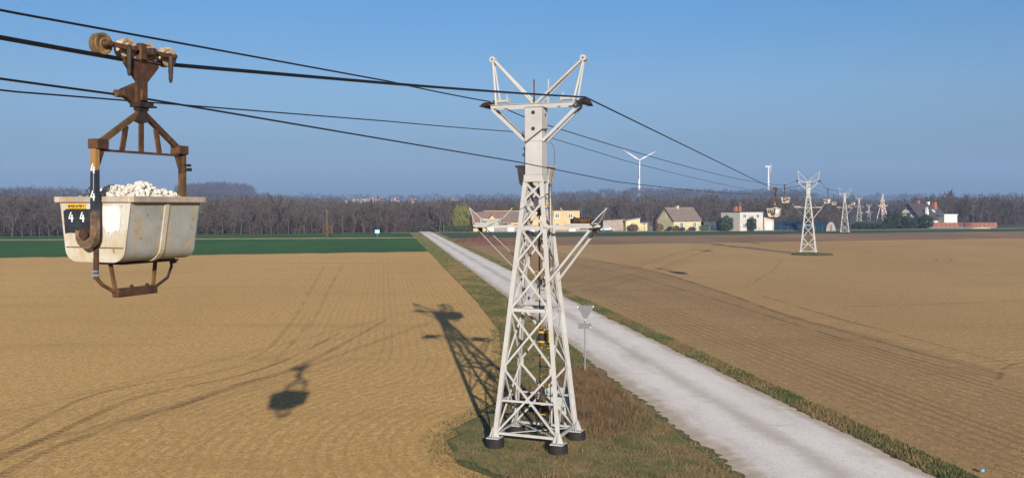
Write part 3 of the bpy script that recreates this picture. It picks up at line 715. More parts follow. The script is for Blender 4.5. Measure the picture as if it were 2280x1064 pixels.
# ------------------------------------------------------------------ cable buckets
FOUR = [(.0,.0),(0,0)]
def four(m, ox, oz, h, o, u, v, n):
    """digit 4 of height h as strokes"""
    w_ = h*.58; s = h*.16; o = Vector(o)
    def st(poly): m.prism([(ox+a*w_, oz+b*h) for a, b in poly], o, u, v, n, 0, .004)
    st([(.02,.30),(.98,.30),(.98,.44),(.02,.44)])
    st([(.60,.0),(.84,.0),(.84,.298),(.60,.298)]); st([(.60,.442),(.84,.442),(.84,.72),(.60,.72)])
    st([(.02,.442),(.24,.442),(.66,1.0),(.42,1.0)])
def make_car(label, detail=True):
    c = empty('cable_bucket', (0,0,0), TA, 1, label, 'cable bucket', 'buckets hanging from the ropeway')
    rust, dark, bar = M['rust'], M['rust_dark'], M['rust_bar']
    # carriage
    for k, (y, mt) in enumerate(((-.52, 'wheel_rust'), (-.15, 'wheel_white'), (.18, 'wheel_white'), (.52, 'wheel_white'))):
        m = MB(); m.lathe([(-.055,.05),(-.055,.125),(-.035,.128),(-.012,.100),(.012,.100),(.035,.128),(.055,.125),(.055,.095),(.042,.085),(.042,.055),(.055,.05)], (0, y, .128), (1,0,0), 26)
        wl = m.build('wheel', M[mt], c, True)
        MB().lathe([(-.07,.03),(-.06,.048),(.075,.048),(.09,.03)], (0, y, .128), (1,0,0), 14).build('hub', dark, wl, True)
    for y0, y1 in ((-.56, -.10), (.14, .56)):
        m = MB(); m.box(.095, .125, y0+.02, y1-.02, .10, .155)
        m.lathe([(0, .03), (.07, .03)], (.09, y0+.04, .128), (1,0,0), 10); m.lathe([(0, .03), (.07, .03)], (.09, y1-.04, .128), (1,0,0), 10)
        m.build('bogie', rust, c)
        yy = -.24 if y0 < 0 else .44
        m = MB(); m.lathe([(0,.024),(.03,.030),(.2,.030),(.22,.026),(.28,.026),(.30,.022),(.33,.014)], (.15, yy, .12), (0,0,-1), 10); m.build('guard_finger', dark, c, True)
    m = MB(); m.box(.06, .14, -.05, .06, -.02, .21); m.lathe([(0,.05),(.20,.05)], (.02, .10, .12), (1,0,0), 12); m.build('pivot_box', rust, c, bevel=.012)
    m = MB(); m.prism([(-.27,.0),(.27,.0),(.27,-.05),(.085,-.25),(.085,-.5),(-.085,-.5),(-.085,-.25),(-.27,-.06)], (.10,0,0), (0,1,0), (0,0,1), (1,0,0), -.02, .02)
    m.box(.06, .14, -.28, .28, -.004, .014)
    m.build('carriage_plate', rust, c)
    m = MB(); m.prism([(-.02,-.26),(-.24,-.36),(-.25,-.44),(-.15,-.47),(.0,-.56),(.05,-.5)], (.02,0,0), (0,1,0), (0,0,1), (1,0,0), -.04, .055)
    m.box(.122, .16, -.05, .05, -.48, -.34); m.build('rope_grip', rust, c, bevel=.01)
    MB().lathe([(0,.045),(.08,.045)], (.03, -.25, -.42), (0,-1,0), 12).build('grip_bolt', M['yellow'] if False else bar, c)
    m = MB(); m.box(.02, .18, -.10, .12, -.56, -.50); m.box(.09, .12, .1, .24, -.545, -.525); m.box(.05, .15, -.07, .07, -.60, -.56); m.build('swivel', dark, c)
    # hanger
    x0 = .10
    m = MB(); m.beam((x0, -.04, -.63), (x0, -.60, -1.00), .06, .055, (1,0,0)); m.build('hanger_bar', M['rust_bar'], c)
    m = MB(); m.beam((x0, .04, -.63), (x0, .60, -1.00), .06, .055, (1,0,0)); m.build('hanger_bar', rust, c)
    MB().prism([(-.05,-.59),(.05,-.59),(.13,-.72),(0,-.75),(-.13,-.72)], (x0,0,0), (0,1,0), (0,0,1), (1,0,0), -.036, .036).build('apex_plate', dark, c)
    MB().box(x0-.03, x0+.03, -.60, .60, -1.115, -1.09).build('tie_bar', rust, c)
    for y, zt in ((-.30, -.80), (0, -.70), (.30, -.80)): MB().beam((x0, y*.8, zt), (x0, y, -1.09), .06, .03, (1,0,0)).build('hanger_post', rust, c)
    for s in (-1, 1):
        m = MB(); m.box(x0-.07, x0+.07, min(s*.56, s*.74), max(s*.56, s*.74), -1.09, -.98); m.prism([(s*.565,-1.091),(s*.70,-1.091),(s*.70,-1.33),(s*.66,-1.33)], (x0,0,0), (0,1,0), (0,0,1), (1,0,0), -.02, .02)
        m.build('hanger_corner', rust, c, bevel=.006)
        # arm ending in a hook round the trunnion
        m = MB(); arm_pts = [(x0, -1.09), (x0, -2.05)] + [(x0-.115+.115*math.cos(a_), -2.06+.115*math.sin(a_)) for a_ in [-math.pi*q_/9 for q_ in range(1, 10)]] + [(x0-.226, -2.02)]
        wdt = [.038, .042] + [.046, .05, .052, .052, .05, .046, .042, .04, .038, .036]; left = []; right = []; nA = len(arm_pts)
        for i, (ax, az) in enumerate(arm_pts):
            a = Vector(arm_pts[max(i-1,0)]); b = Vector(arm_pts[min(i+1,nA-1)]); d = (b-a).normalized(); nn = Vector((d.y, -d.x))
            left.append((ax+nn.x*wdt[i], az+nn.y*wdt[i])); right.append((ax-nn.x*wdt[i], az-nn.y*wdt[i]))
        for i in range(nA-1):
            m.prism([left[i], left[i+1], right[i+1], right[i]], (0, s*.70, 0), (1,0,0), (0,0,1), (0,1,0), -.03, .03)
        arm = m.build('hook_arm', M['arm_paint'] if s < 0 else bar, c)
        if s > 0:
            m = MB(); m.box(x0+.04, x0+.10, .69, .75, -1.24, -1.21); m.box(x0+.05, x0+.11, .69, .75, -1.30, -1.26); m.build('latch', dark, arm)
        MB().lathe([(0,.045),(.16,.045),(.165,.06),(.19,.06)], (x0-.115, s*.575, -2.06), (0, s, 0), 12).build('trunnion', M['rust'], c, True)
    # tub: a trough with sloping sides and a rounded bottom
    zt, zb = -1.66, -2.385; rr = .17
    def prof(tw, bw, r, n=6, zt=zt, zb=zb):
        P = [(-tw, zt)]
        sl_ = (tw-bw)/(zt-zb)
        for k in range(n+1):
            a = math.pi + (math.pi/2)*k/n; P.append((-bw + r - .02 + r*math.cos(a), zb + r + r*math.sin(a)))
        return P + [(-x, z) for x, z in P[::-1]]
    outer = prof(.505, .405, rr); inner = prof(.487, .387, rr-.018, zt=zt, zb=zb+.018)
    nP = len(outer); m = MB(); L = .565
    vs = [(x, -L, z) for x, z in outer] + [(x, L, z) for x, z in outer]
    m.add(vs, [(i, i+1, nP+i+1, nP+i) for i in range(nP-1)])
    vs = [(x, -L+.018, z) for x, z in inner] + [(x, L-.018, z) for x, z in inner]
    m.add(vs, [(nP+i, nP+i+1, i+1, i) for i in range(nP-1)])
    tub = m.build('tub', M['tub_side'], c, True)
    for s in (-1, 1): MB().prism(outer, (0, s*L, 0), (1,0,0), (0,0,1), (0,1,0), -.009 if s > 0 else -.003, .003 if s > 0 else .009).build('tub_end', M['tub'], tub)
    m = MB()
    for s in (-1, 1):
        m.box(min(s*.50, s*.56), max(s*.50, s*.56), -.60, .60, -1.70, -1.63); m.box(-.50, .50, min(s*.54, s*.60), max(s*.54, s*.60), -1.699, -1.631)
    m.build('tub_rim', M['rim'], tub, bevel=.008)
    # straps round the tub: one round the middle, a seam low down and a flat bar on each end
    so_ = [(x*1.0+math.copysign(.016, x), z) if z > zb+.05 else (x, z-.014) for x, z in outer]
    m = MB()
    for i in range(nP-1):
        a, b = outer[i], outer[i+1]; A, B = so_[i], so_[i+1]
        m.add([(a[0],-.035,a[1]),(a[0],.035,a[1]),(b[0],.035,b[1]),(b[0],-.035,b[1]),(A[0],-.035,A[1]),(A[0],.035,A[1]),(B[0],.035,B[1]),(B[0],-.035,B[1])],
              [(4,5,6,7),(0,1,5,4),(2,3,7,6),(1,2,6,5),(3,0,4,7)])
    m.build('tub_strap', M['tub'], tub)
    for s in (-1, 1):
        m = MB(); m.box(-.035, .035, min(s*.574, s*.586), max(s*.574, s*.586), -2.36, -1.70); m.build('end_strap', M['tub'], tub)
        m = MB(); m.box(-.40, .40, min(s*.5742, s*.578), max(s*.5742, s*.578), -2.222, -2.212); m.build('weld_seam', M['rust_bar'], tub)
    # number panel, yellow plate and white patch on both ends
    for e in (-1, 1):
        y = e*.5745; ux = (-e, 0, 0) if 0 else ((1,0,0) if e < 0 else (-1,0,0)); nn = (0, e, 0); fx = -e
        fl = lambda P_: [(a_*fx*(1 if e < 0 else 1), b_) for a_, b_ in P_] if e < 0 else [(a_*fx, b_) for a_, b_ in P_]
        if e < 0: fl = lambda P_: P_
        else: fl = lambda P_: [(-a_, b_) for a_, b_ in P_]
        m = MB(); m.prism(fl([(-.44,-1.80),(-.40,-1.775),(-.06,-1.775),(-.037,-1.79),(-.037,-2.04),(-.10,-2.055),(-.36,-2.05),(-.415,-2.06)]), (0,y,0), ux, (0,0,1), nn, 0, .004)
        np_ = m.build('number_panel', M['black'], tub)
        for ox in ((-.36, -.20) if e < 0 else (.14, .30)):
            m = MB(); four(m, ox, -1.925, .115, (0, y+e*.0045, 0), ux, (0,0,1), nn); m.build('digit', M['white'], np_)
        m = MB(); m.box(-.375, -.12, min(y+e*.008, y+e*.0005), max(y+e*.008, y+e*.0005), -1.772, -1.712); yp = m.build('yellow_plate', M['yellow'], tub)
        if e < 0:
            m = MB()
            for k, (xa, ww_) in enumerate(((-.362,.014),(-.345,.012),(-.322,.016),(-.30,.012),(-.283,.010),(-.26,.008),(-.246,.006),(-.232,.008),(-.214,.014),(-.192,.012),(-.176,.008),(-.150,.014))):
                m.box(xa, xa+ww_, y-.0105, y-.0085, -1.757 + .004*(k % 3), -1.727 - .003*(k % 2))
            m.build('plate_print', M['black'], yp)
            m = MB(); m.prism([(.10,-1.77),(.13,-1.735),(.20,-1.742),(.29,-1.728),(.35,-1.75),(.372,-1.82),(.362,-1.90),(.355,-2.0),(.325,-2.035),(.30,-2.01),(.275,-2.06),(.25,-2.03),(.235,-2.10),(.215,-2.03),(.18,-2.05),(.15,-2.0),(.12,-1.97),(.115,-1.88),(.10,-1.84)], (0,y,0), ux, (0,0,1), nn, 0, .0022)
            m.build('paint_patch', M['white_patch'], tub)
    for oz in (-1.375, -1.68):
        m = MB(); four(m, x0-.032, oz, .115, (0, -.7305, 0), (1,0,0), (0,0,1), (0,-1,0)); m.build('digit', M['white'], c)
    MB().box(x0+.008, x0+.014, -.7335, -.7305, -1.56, -1.385).build('paint_stripe', M['paint'], c)
    tub.location.x = -.042; tub.scale.x = 1.075
    # guide frame below
    m = MB(); m.box(-.03, .03, -.60, -.574, -2.58, -2.20); m.build('hanging_strap', rust, c)
    m = MB(); m.box(-.06, .05, -.625, -.60, -2.50, -2.475); m.box(-.03, .06, -.62, -.60, -2.545, -2.515); m.build('clamp', M['steel'], c)
    MB().tube([(0,-.60,-2.55),(0,-.50,-2.65),(0,-.33,-2.74),(0,-.24,-2.74)], .022, 6).build('guide_bar', bar, c, True)
    MB().tube([(0,.60,-2.42),(0,.62,-2.50),(0,.55,-2.64),(0,.34,-2.74)], .018, 6).build('guide_bar', dark, c, True)
    MB().prism([(.58,-2.40),(.64,-2.39),(.70,-2.46),(.62,-2.47)], (0,0,0), (0,1,0), (0,0,1), (1,0,0), -.02, .02).build('catch', dark, c)
    for s in (-1, 1): MB().beam((0, s*.36-.02, -2.40), (0, s*.30, -2.74), .035, .035, (1,0,0)).build('guide_post', bar, c)
    MB().box(-.22, .22, -.42, .50, -2.42, -2.40).build('base_plate', dark, c)
    m = MB(); m.box(-.05, .05, -.31, .33, -2.815, -2.715); m.box(-.062, -.0505, -.29, .31, -2.775, -2.755); m.build('guide_block', rust, c, bevel=.008)
    m = MB(); m.cbox((0, -.05, -2.70), (.03, .03, .03)); m.cbox((0, .2, -2.70), (.03, .03, .03)); m.build('block_bolt', rust, c)
    return c
# the near arm is painted black above and bare brown below
N = NT('arm_black_and_rust'); sx = N.n('ShaderNodeSeparateXYZ'); N.l(N.co('Object'), sx.inputs[0])
zz = N.math('ADD', sx.outputs[2], N.math('MULTIPLY', N.noise(6, 5), .25))
c1 = N.ramp(N.noise(9, 6, .7), [(.35, (.045, .03, .02)), (.65, (.16, .10, .06))])
fa = N.ramp(N.math('ADD', zz, 2.4), [(.62, 0.0), (.74, 1.0)]); fb = N.ramp(N.math('ADD', zz, 2.0), [(.78, 0.0), (.82, 1.0)])
c2 = N.mix(c1, (.016, .02, .03), fa); c2 = N.mix(c2, (.20, .11, .04), fb); M['arm_paint'] = N.fin(c2, .5)

car = make_car('rusty hanger with cream tub marked 4 4, full of white stone, nearest bucket at left')
car.location = CAR1; car.scale = (.985,)*3
def rock(seed, r=1.0):
    rr_ = random.Random(seed); import bmesh
    bm = bmesh.new(); bmesh.ops.create_icosphere(bm, subdivisions=1, radius=r)
    for v in bm.verts: v.co *= rr_.uniform(.68, 1.22)
    for v in bm.verts: v.co.z *= .8
    me = bpy.data.meshes.new('rock'); bm.to_mesh(me); bm.free(); me.materials.append(M['stone']); return me
ROCKS = [rock(i) for i in range(7)]
def heap_h(x, y):      # heap surface in the tub frame
    return -1.69 + .20*max(0, 1-(x/.46)**2)*max(0, 1-((y-.0)/.52)**2)**.9 + .03*math.sin(x*17+y*9)*max(0, 1-abs(x)/.5)
CARM = Matrix.Translation(CAR1) @ Matrix.Rotation(TA, 4, 'Z') @ Matrix.Scale(.985, 4)
def heap(cm, name='stone_load'):
    n = 22; xs = np.linspace(-.485, .485, n); ys_ = np.linspace(-.545, .545, n); V = []
    for a in xs:
        for b in ys_: V.append(cm @ Vector((a, b, heap_h(a, b) - .03 + .02*random.random())))
    i = np.arange(n-1)[:, None]*n + np.arange(n-1)[None]
    Q = np.stack([i, i+n, i+n+1, i+1], -1).reshape(-1, 4)
    return tag(link(name, npmesh(name, V, Q, [M['stone']])), kind='stuff')
heap(CARM)
k = 0; placed = []
while k < 210:
    a, b = random.uniform(-.44, .44), random.uniform(-.50, .50)
    if any((a-p[0])**2 + (b-p[1])**2 < .036**2 for p in placed):
        if random.random() > .02: continue
    placed.append((a, b)); k += 1
    o = bpy.data.objects.new('limestone_lump', random.choice(ROCKS)); COL.objects.link(o)
    s = random.choice((random.uniform(.014, .026), random.uniform(.022, .036), random.uniform(.030, .050))) * (1.15 if abs(a) < .2 else 1)
    o.location = CARM @ Vector((a, b, heap_h(a, b) + .004)); o.scale = (s, s*random.uniform(.8, 1.2), s*random.uniform(.8, 1.1)); o.rotation_euler = [random.uniform(0, 6.28) for _ in range(3)]
    tag(o, 'white lump of limestone heaped in the tub of the nearest bucket', 'stone', 'white stones heaped in the nearest tub')
tw_ = MB(); cc = CARM @ Vector((-.25, -.42, -1.66))
for k in range(5): tw_.tube([cc + Vector((.01*k, 0, 0)), cc + Vector((.02*k-.05, .01*k, .10+.01*k))], .004, 4)
for k in range(16): tw_.cbox(cc + Vector((random.uniform(-.06, .07), random.uniform(-.03, .03), random.uniform(.04, .14))), (.016, .012, .014))
tag(tw_.build('green_sprig', M['dark_leaf'], None), 'small dark green sprig between the stones and the near rim of the loaded tub', 'twig')

for p, lab, load in ((CARB, 'bucket hanging just beyond the nearest tower, mostly hidden by its white column', False),
                     (CB1, 'loaded yellowish bucket with a stone heap, lower of the pair left of the second tower', True),
                     (CB2, 'pale bucket, upper and farther of the pair left of the second tower', False),
                     (CB3, 'white bucket hanging just right of the second tower', False),
                     (CB4, 'small bucket hanging left beside the third tower', False),
                     (CB5, 'small pale bucket at the right shoulder of the third tower', False),
                     (CB6, 'tiny yellowish bucket low between the third and fourth towers', False),
                     (CB7, 'tiny bucket beside the fourth tower', False),
                     (CB8, 'tiny far bucket beside the fifth tower', False)):
    c = copy_tree(car); c['label'] = lab; c.location = p
    if p in (CARB, CB2, CB4, CB6, CB8): c.rotation_euler[2] += math.pi
    for ch in CH[c.name]:
        for h in CH.get(ch.name, []):
            if h.name.startswith(('number_panel',)) and 0: pass
    if load: heap(Matrix.Translation(p) @ Matrix.Rotation(TA, 4, 'Z'))

# ------------------------------------------------------------------ yield sign seen from the back
t = empty('yield_sign', (3.25, 41.0, 0), R(4), 1, 'back of a triangular give way sign on a thin steel post beside the road', 'road sign')
MB().lathe([(0, .032), (3.05, .032), (3.06, .0)], (0,0,0), (0,0,1), 10, False).build('post', M['steel'], t, True)
h = .68; m = MB(); m.prism([(-.37,.70),(-.34,.73),(.37,.73),(.40,.70),(.03,.045),(-.01,.045)], (0,-.045,2.32), (1,0,0), (0,0,1), (0,1,0), -.012, .0)
pl = m.build('triangle_plate', M['sign_back'], t)
m = MB()
for x, z in ((-.33, 2.99), (.36, 2.99), (.0, 2.42)): m.lathe([(0,.028),(.006,.028)], (x, -.0575, z), (0,-1,0), 10)
m.build('reflector', M['white'], pl)
m = MB(); m.box(-.30, .29, -.055, -.043, 2.02, 2.25); p2 = m.build('lower_plate', M['sign_back'], t)
MB().lathe([(0,.026),(.006,.026)], (.24, -.0555, 2.07), (0,-1,0), 10).build('reflector', M['white'], p2)
m = MB()
for z in (2.9, 2.6, 2.14): m.cbox((0, -.036, z), (.16, .016, .035))
m.build('bracket', M['steel'], t)

# ------------------------------------------------------------------ buildings
def wallmat(name, a, b=None): a = tuple(v*.62 for v in a); return simple(name, a, b or tuple(v*.86 for v in a), .7, .9)
M['glass'] = simple('dark_window_glass', (.10, .13, .17), (.06, .08, .11), 2, .15, spec=.6)
M['frame'] = simple('white_window_frame', (.55, .55, .54), (.48, .48, .47), 3, .6)
M['brick'] = simple('chimney_brick', (.25, .095, .055), (.18, .068, .04), 6, .9)
M['roof_brown'] = simple('brown_roof_sheet', (.15, .115, .10), (.10, .08, .072), 1.5, .85)
M['roof_pink'] = simple('faded_red_roof', (.17, .10, .085), (.12, .075, .065), 1.2, .85)
M['roof_dark'] = simple('dark_roof_tiles', (.055, .045, .047), (.035, .03, .034), 1.2, .8)
M['conc'] = simple('concrete_fence', (.20, .19, .18), (.15, .14, .135), 1.5, .9)
def windows(parent, spots, wall_o, u, n, fr=None):
    """spots: (centre along the wall, sill height, width, height); wall_o origin, u along the wall, n outward"""
    wall_o, u, n = Vector(wall_o), Vector(u), Vector(n); fr = fr or M['frame']
    for s, z, w_, h_ in spots:
        m = MB(); o = wall_o + u*s + Vector((0, 0, z)); f = .09
        for a0, a1, b0, b1 in ((-w_/2, w_/2, 0, f), (-w_/2, w_/2, h_-f, h_), (-w_/2, -w_/2+f, f+.002, h_-f-.002), (w_/2-f, w_/2, f+.002, h_-f-.002), (-.04, .04, f+.002, h_-f-.002)):
            m.prism([(a0,b0),(a1,b0),(a1,b1),(a0,b1)], o, u, (0,0,1), n, -.02, .05)
        wd = m.build('window', fr, parent)
        m = MB(); m.prism([(-w_/2+.02,.02),(w_/2-.02,.02),(w_/2-.02,h_-.02),(-w_/2+.02,h_-.02)], o, u, (0,0,1), n, -.06, .012); m.build('pane', M['glass'], wd)
        m = MB(); m.prism([(-w_/2-.08,-.08),(w_/2+.08,-.08),(w_/2+.08,-.003),(-w_/2-.08,-.003)], o, u, (0,0,1), n, -.02, .12); m.build('sill', fr, wd)
def gable_house(loc, rz, L, W_, eave, ridge, wall, roof, label, over=.35, name='house', endmat=None, th=.16):
    """ridge along local x; front wall at y=-W/2"""
    t = empty(name, (loc[0], loc[1], float(g(loc[0], loc[1]))), rz, 1, label, 'house')
    a, b = L/2, W_/2
    m = MB(); m.add([(-a,-b,0),(a,-b,0),(a,b,0),(-a,b,0),(-a,-b,eave),(a,-b,eave),(a,b,eave),(-a,b,eave),(-a,0,ridge),(a,0,ridge)],
                    [(0,1,5,4),(2,3,7,6),(3,0,4,8,7),(1,2,6,9,5)]); m.build('wall', wall, t)
    sl_ = math.atan2(ridge-eave, b); dy, dz = over*math.cos(sl_), over*math.sin(sl_)
    rf = None
    for s in (-1, 1):
        m = MB(); m.prism([(-a-over, 0), (a+over, 0), (a+over, 1), (-a-over, 1)], (0, s*(b+dy), eave-dz+.02), (1,0,0), Vector((0, -s*(b+dy), ridge-eave+dz)), Vector((0, s*math.sin(sl_), math.cos(sl_))), 0, th)
        rf = m.build('roof', roof, t)
    return t, rf
def block(loc, rz, w_, d, h, wall, label, name='house', cap=None, cat='house', slope=0):
    t = empty(name, (loc[0], loc[1], float(g(loc[0], loc[1]))), rz, 1, label, cat)
    m = MB(); m.add([(-w_/2,-d/2,0),(w_/2,-d/2,0),(w_/2,d/2,0),(-w_/2,d/2,0),(-w_/2,-d/2,h),(w_/2,-d/2,h+slope),(w_/2,d/2,h+slope),(-w_/2,d/2,h)],
                    [(0,1,5,4),(1,2,6,5),(2,3,7,6),(3,0,4,7),(4,5,6,7)]); m.build('wall', wall, t)
    m = MB(); o = .18; m.add([(-w_/2-o,-d/2-o,h+.01),(w_/2+o,-d/2-o,h+slope+.01),(w_/2+o,d/2+o,h+slope+.01),(-w_/2-o,d/2+o,h+.01),(-w_/2-o,-d/2-o,h+.2),(w_/2+o,-d/2-o,h+slope+.2),(w_/2+o,d/2+o,h+slope+.2),(-w_/2-o,d/2+o,h+.2)],
                    [(0,3,2,1),(4,5,6,7),(0,1,5,4),(1,2,6,5),(2,3,7,6),(3,0,4,7)]); rf = m.build('roof', cap or M['roof_dark'], t)
    return t, rf
def chimney(parent, x, y, z0, z1, s=.6, mat=None):
    m = MB(); m.box(x-s/2, x+s/2, y-s/2, y+s/2, z0, z1); m.box(x-s/2-.06, x+s/2+.06, y-s/2-.06, y+s/2+.06, z1+.001, z1+.12); m.build('chimney', mat or M['brick'], parent)
# yellow-green farmhouse with the grey-brown roof
Yh = 272.
t, rf = gable_house((X(1512, Yh), Yh), R(32), 10.6, 7.2, 3.0, 6.6, wallmat('pale_yellow_render', (.62, .55, .32)), M['roof_brown'],
                    'pale yellow farmhouse with steep grey-brown roof and shaded gable end')
windows(t, [(-2.3, 1.0, 1.3, 1.5), (2.8, 1.0, 1.3, 1.5)], (0, -3.6, 0), (1,0,0), (0,-1,0)); windows(t, [(0.2, 3.7, .8, 1.2)], (-5.3, 0, 0), (0,-1,0), (-1,0,0))
chimney(rf, -.8, 0, 6.4, 7.2, .8, M['tub']); MB().box(-5.6, 5.6, -.12, .12, 6.72, 6.84).build('ridge_cap', M['conc'], rf)
# white two-storey house with flat roof
Yh = 270.
t, rf = block((X(1652, Yh), Yh), R(33), 9.6, 7.4, 5.5, wallmat('white_render', (.60, .57, .52)), 'white two-storey flat-roofed house with ivy and two brick chimneys')
windows(t, [(-2.9, 3.7, 1.3, 1.3), (2.6, 3.7, 1.3, 1.3), (-2.9, .9, 1.3, 1.4)], (0, -3.7, 0), (1,0,0), (0,-1,0))
m = MB(); m.box(-.7, .8, -3.78, -3.68, .1, 2.3); m.build('door', simple('blue_door', (.08, .16, .30), (.06, .12, .24), 3, .6), t)
chimney(rf, -2.4, .4, 5.7, 7.0, .9); chimney(rf, -.7, .4, 5.7, 7.1, .9)
MB().tube([(-.4, .4, 7.1), (-.4, .4, 8.4)], .06, 6).build('aerial', M['steel'], rf)
t, _ = block((X(1703, 272), 273), R(20), 3.4, 5, 4.0, wallmat('annex_render', (.58, .50, .40)), 'low pale annex at the right end of the white flat-roofed house', slope=-.8)
m = MB(); m.box(-1.3, 1.0, -2.6, -2.52, .2, 2.7); m.build('garage_door', M['white_patch'], t)
# yellow two-storey house behind the near tower
Yh = 274.
t, rf = block((X(1228, Yh), Yh), R(4), 15.6, 8.5, 5.9, wallmat('ochre_render', (.70, .48, .23)), 'bright yellow two-storey house right behind the nearest tower')
windows(t, [(1.2, 3.7, 1.3, 1.4), (5.1, 3.7, 1.3, 1.4), (1.2, .9, 1.3, 1.4), (5.1, .9, 1.3, 1.4), (-3.0, 3.7, 1.3, 1.4), (-3.0, .9, 1.3, 1.4)], (0, -4.25, 0), (1,0,0), (0,-1,0))
m = MB(); m.add([(2.2,-3,6.11),(7.6,-3,6.11),(7.6,3,6.11),(2.2,3,6.11),(4.0,0,6.9),(6,0,6.9)], [(0,1,5,4),(1,2,5),(2,3,4,5),(3,0,4),(0,3,2,1)]); m.build('hip_roof', M['roof_dark'], rf)
# brown-roofed low house at the left with yellow dormer, and its long neighbour
Yh = 268.
t, rf = gable_house((X(1092, Yh), Yh), R(6), 10.5, 8.0, 2.1, 5.4, wallmat('cream_render', (.62, .50, .26)), M['roof_pink'],
                    'low house with faded red roof and yellow dormer, beside the willow')
m = MB(); m.add([(-2.0,-5.0,2.3),(2.2,-5.0,2.3),(.1,-5.0,4.6),(-2.0,-.8,2.6),(2.2,-.8,2.6),(.1,-.8,4.6)], [(0,1,2),(3,5,4)]); m.build('dormer_wall', wallmat('dormer_yellow', (.70, .50, .22)), t)
for s in (-1, 1): MB().prism([(0,0),(1,0),(1,1),(0,1)], (.1, -5.3, 4.65), (0,4.5,0), (s*2.6,0,-2.75), (0,0,1), 0, .1).build('dormer_roof', M['roof_pink'], t)
MB().box(-3, 3.2, -5.6, -4.1, 1.9, 2.15).build('porch_roof', M['conc'], t)
chimney(rf, -2.2, .3, 4.9, 6.0, .6, M['roof_dark'])
t, rf = gable_house((X(1122, 280), 280), R(2), 12, 8, 2.6, 5.6, wallmat('yellow_render', (.72, .47, .18)), M['roof_brown'], 'long yellow house with brown roof behind the low red-roofed house')
MB().box(-6.3, 6.3, -.12, .12, 5.72, 5.84).build('ridge_cap', M['yellow'], rf)
# garage, yellow shed
block((X(1364, 270), 270), R(3), 6.4, 5, 3.1, simple('grey_brown_render', (.24, .19, .16), (.18, .14, .12), .8, .9), 'grey-brown garage with a flat roof between the yellow house and the yellow shed', 'garage', cat='garage', slope=.3)
t, _ = block((X(1404, 268), 268), R(12), 4.3, 4, 2.9, wallmat('shed_yellow', (.68, .55, .30)), 'small yellow shed with a slanting roofline left of the farmhouse', 'shed', M['conc'], 'shed', .8)
windows(t, [(-1, 1.9, .5, .5), (.6, 1.9, .5, .5)], (0, -2, 0), (1,0,0), (0,-1,0))
block((X(1428, 271), 271), R(12), 2.6, 3, 2.2, wallmat('lean_to_yellow', (.64, .55, .32)), 'low yellow lean-to attached at the right of the slanting yellow shed', 'shed', M['conc'], 'shed')
block((X(1580, 276), 276), R(8), 5.2, 4, 2.4, simple('dark_blue_boards', (.035, .055, .09), (.02, .035, .06), 1, .8), 'low dark blue outbuilding just left of the white house', 'outbuilding', cat='outbuilding')
block((X(1441, 278), 278), R(5), 3.4, 3, 2.3, simple('dark_boards', (.06, .045, .04), (.04, .03, .03), 1, .8), 'dark low shed between the lean-to and the farmhouse', 'shed', cat='shed')
# arched tunnel with blue cover
Yh = 262.
t = empty('polytunnel', (X(1800, Yh+8), Yh+8, 0), R(-54), 1, 'long blue arched polytunnel with a pale end wall, behind the second and third towers', 'greenhouse')
arc = [(2.3*math.cos(math.pi*k/12), 2.75*math.sin(math.pi*k/12)) for k in range(13)]
m = MB(); n = 13; vs = [(-13, a, b) for a, b in arc] + [(7.6, a, b) for a, b in arc]; m.add(vs, [(i, i+1, n+i+1, n+i) for i in range(n-1)])
m.build('cover', simple('blue_film', (.020, .045, .075), (.014, .034, .058), .5, .5), t, True)
m = MB(); m.prism([(a*.99, b*.99) for a, b in arc], (7.55,0,0), (0,1,0), (0,0,1), (1,0,0), 0, .05); m.prism([(a*.99, b*.99) for a, b in arc], (-12.95,0,0), (0,1,0), (0,0,1), (1,0,0), -.05, 0)
m.build('end_wall', simple('pale_end_film', (.24, .24, .23), (.20, .20, .19), 1, .6), t)
m = MB(); m.box(7.62, 7.68, -.5, .5, 0, 1.9); m.build('door', simple('red_brown_door', (.22, .10, .07), (.18, .08, .06), 2, .7), t)
m = MB()
for k in range(7): m.box(-8+k*2.4, -7.94+k*2.4, -2.35, -2.3, 0, 1.3)
m.build('side_stake', M['conc'], t)
# white house with dark steep roof at the far right, in front of the wood
Yh = 312.
t, rf = gable_house((X(2052, Yh), Yh), R(30), 13.2, 9.5, 3.0, 8.0, wallmat('white_house_render', (.74, .71, .66)), M['roof_dark'],
                    'white house with steep dark roof and two brick chimneys behind the brick fence', over=.7)
chimney(rf, -1.5, .3, 7.6, 9.0, .9); chimney(rf, 4.6, -1.5, 5.8, 8.4, 1.2); chimney(rf, 3.2, -.2, 7.4, 8.6, .7, M['frame'])
windows(t, [(0, 3.4, 1.6, 1.7), (-1.8, .9, 1.3, 1.4), (1.8, .9, 1.3, 1.4)], (-6.6, 0, 0), (0,-1,0), (-1,0,0)); windows(t, [(2.5, 1.0, 1.2, 1.4), (-3, 1.0, 1.2, 1.4)], (0, -4.75, 0), (1,0,0), (0,-1,0))
m = MB(); m.beam((-6.66,-3.4,4.7), (-6.66,3.4,4.7), .16, .22); m.beam((-6.66,-1.7,6.3), (-6.66,1.7,6.3), .14, .2); m.beam((-6.66,0,6.2), (-6.66,0,7.7), .12, .2, (0,1,0)); m.build('gable_timber', M['roof_dark'], t)
MB().prism([(-.5,0),(.5,0),(.5,1.3),(-.5,1.3)], (2.6,-3.0,4.98), (1,0,0), (0,.69,.72), (0,-.72,.69), .10, .24).build('roof_window', simple('skylight', (.34, .44, .52), (.28, .38, .46), 3, .2), rf)
MB().prism([(-.3,0),(.3,0),(.5,.5),(0,2.6),(-.5,.5)], (-3.2,-3.9,4.3), (1,0,0), (0,0,1), (0,-1,0), 0, .8).build('dormer', M['frame'], t)
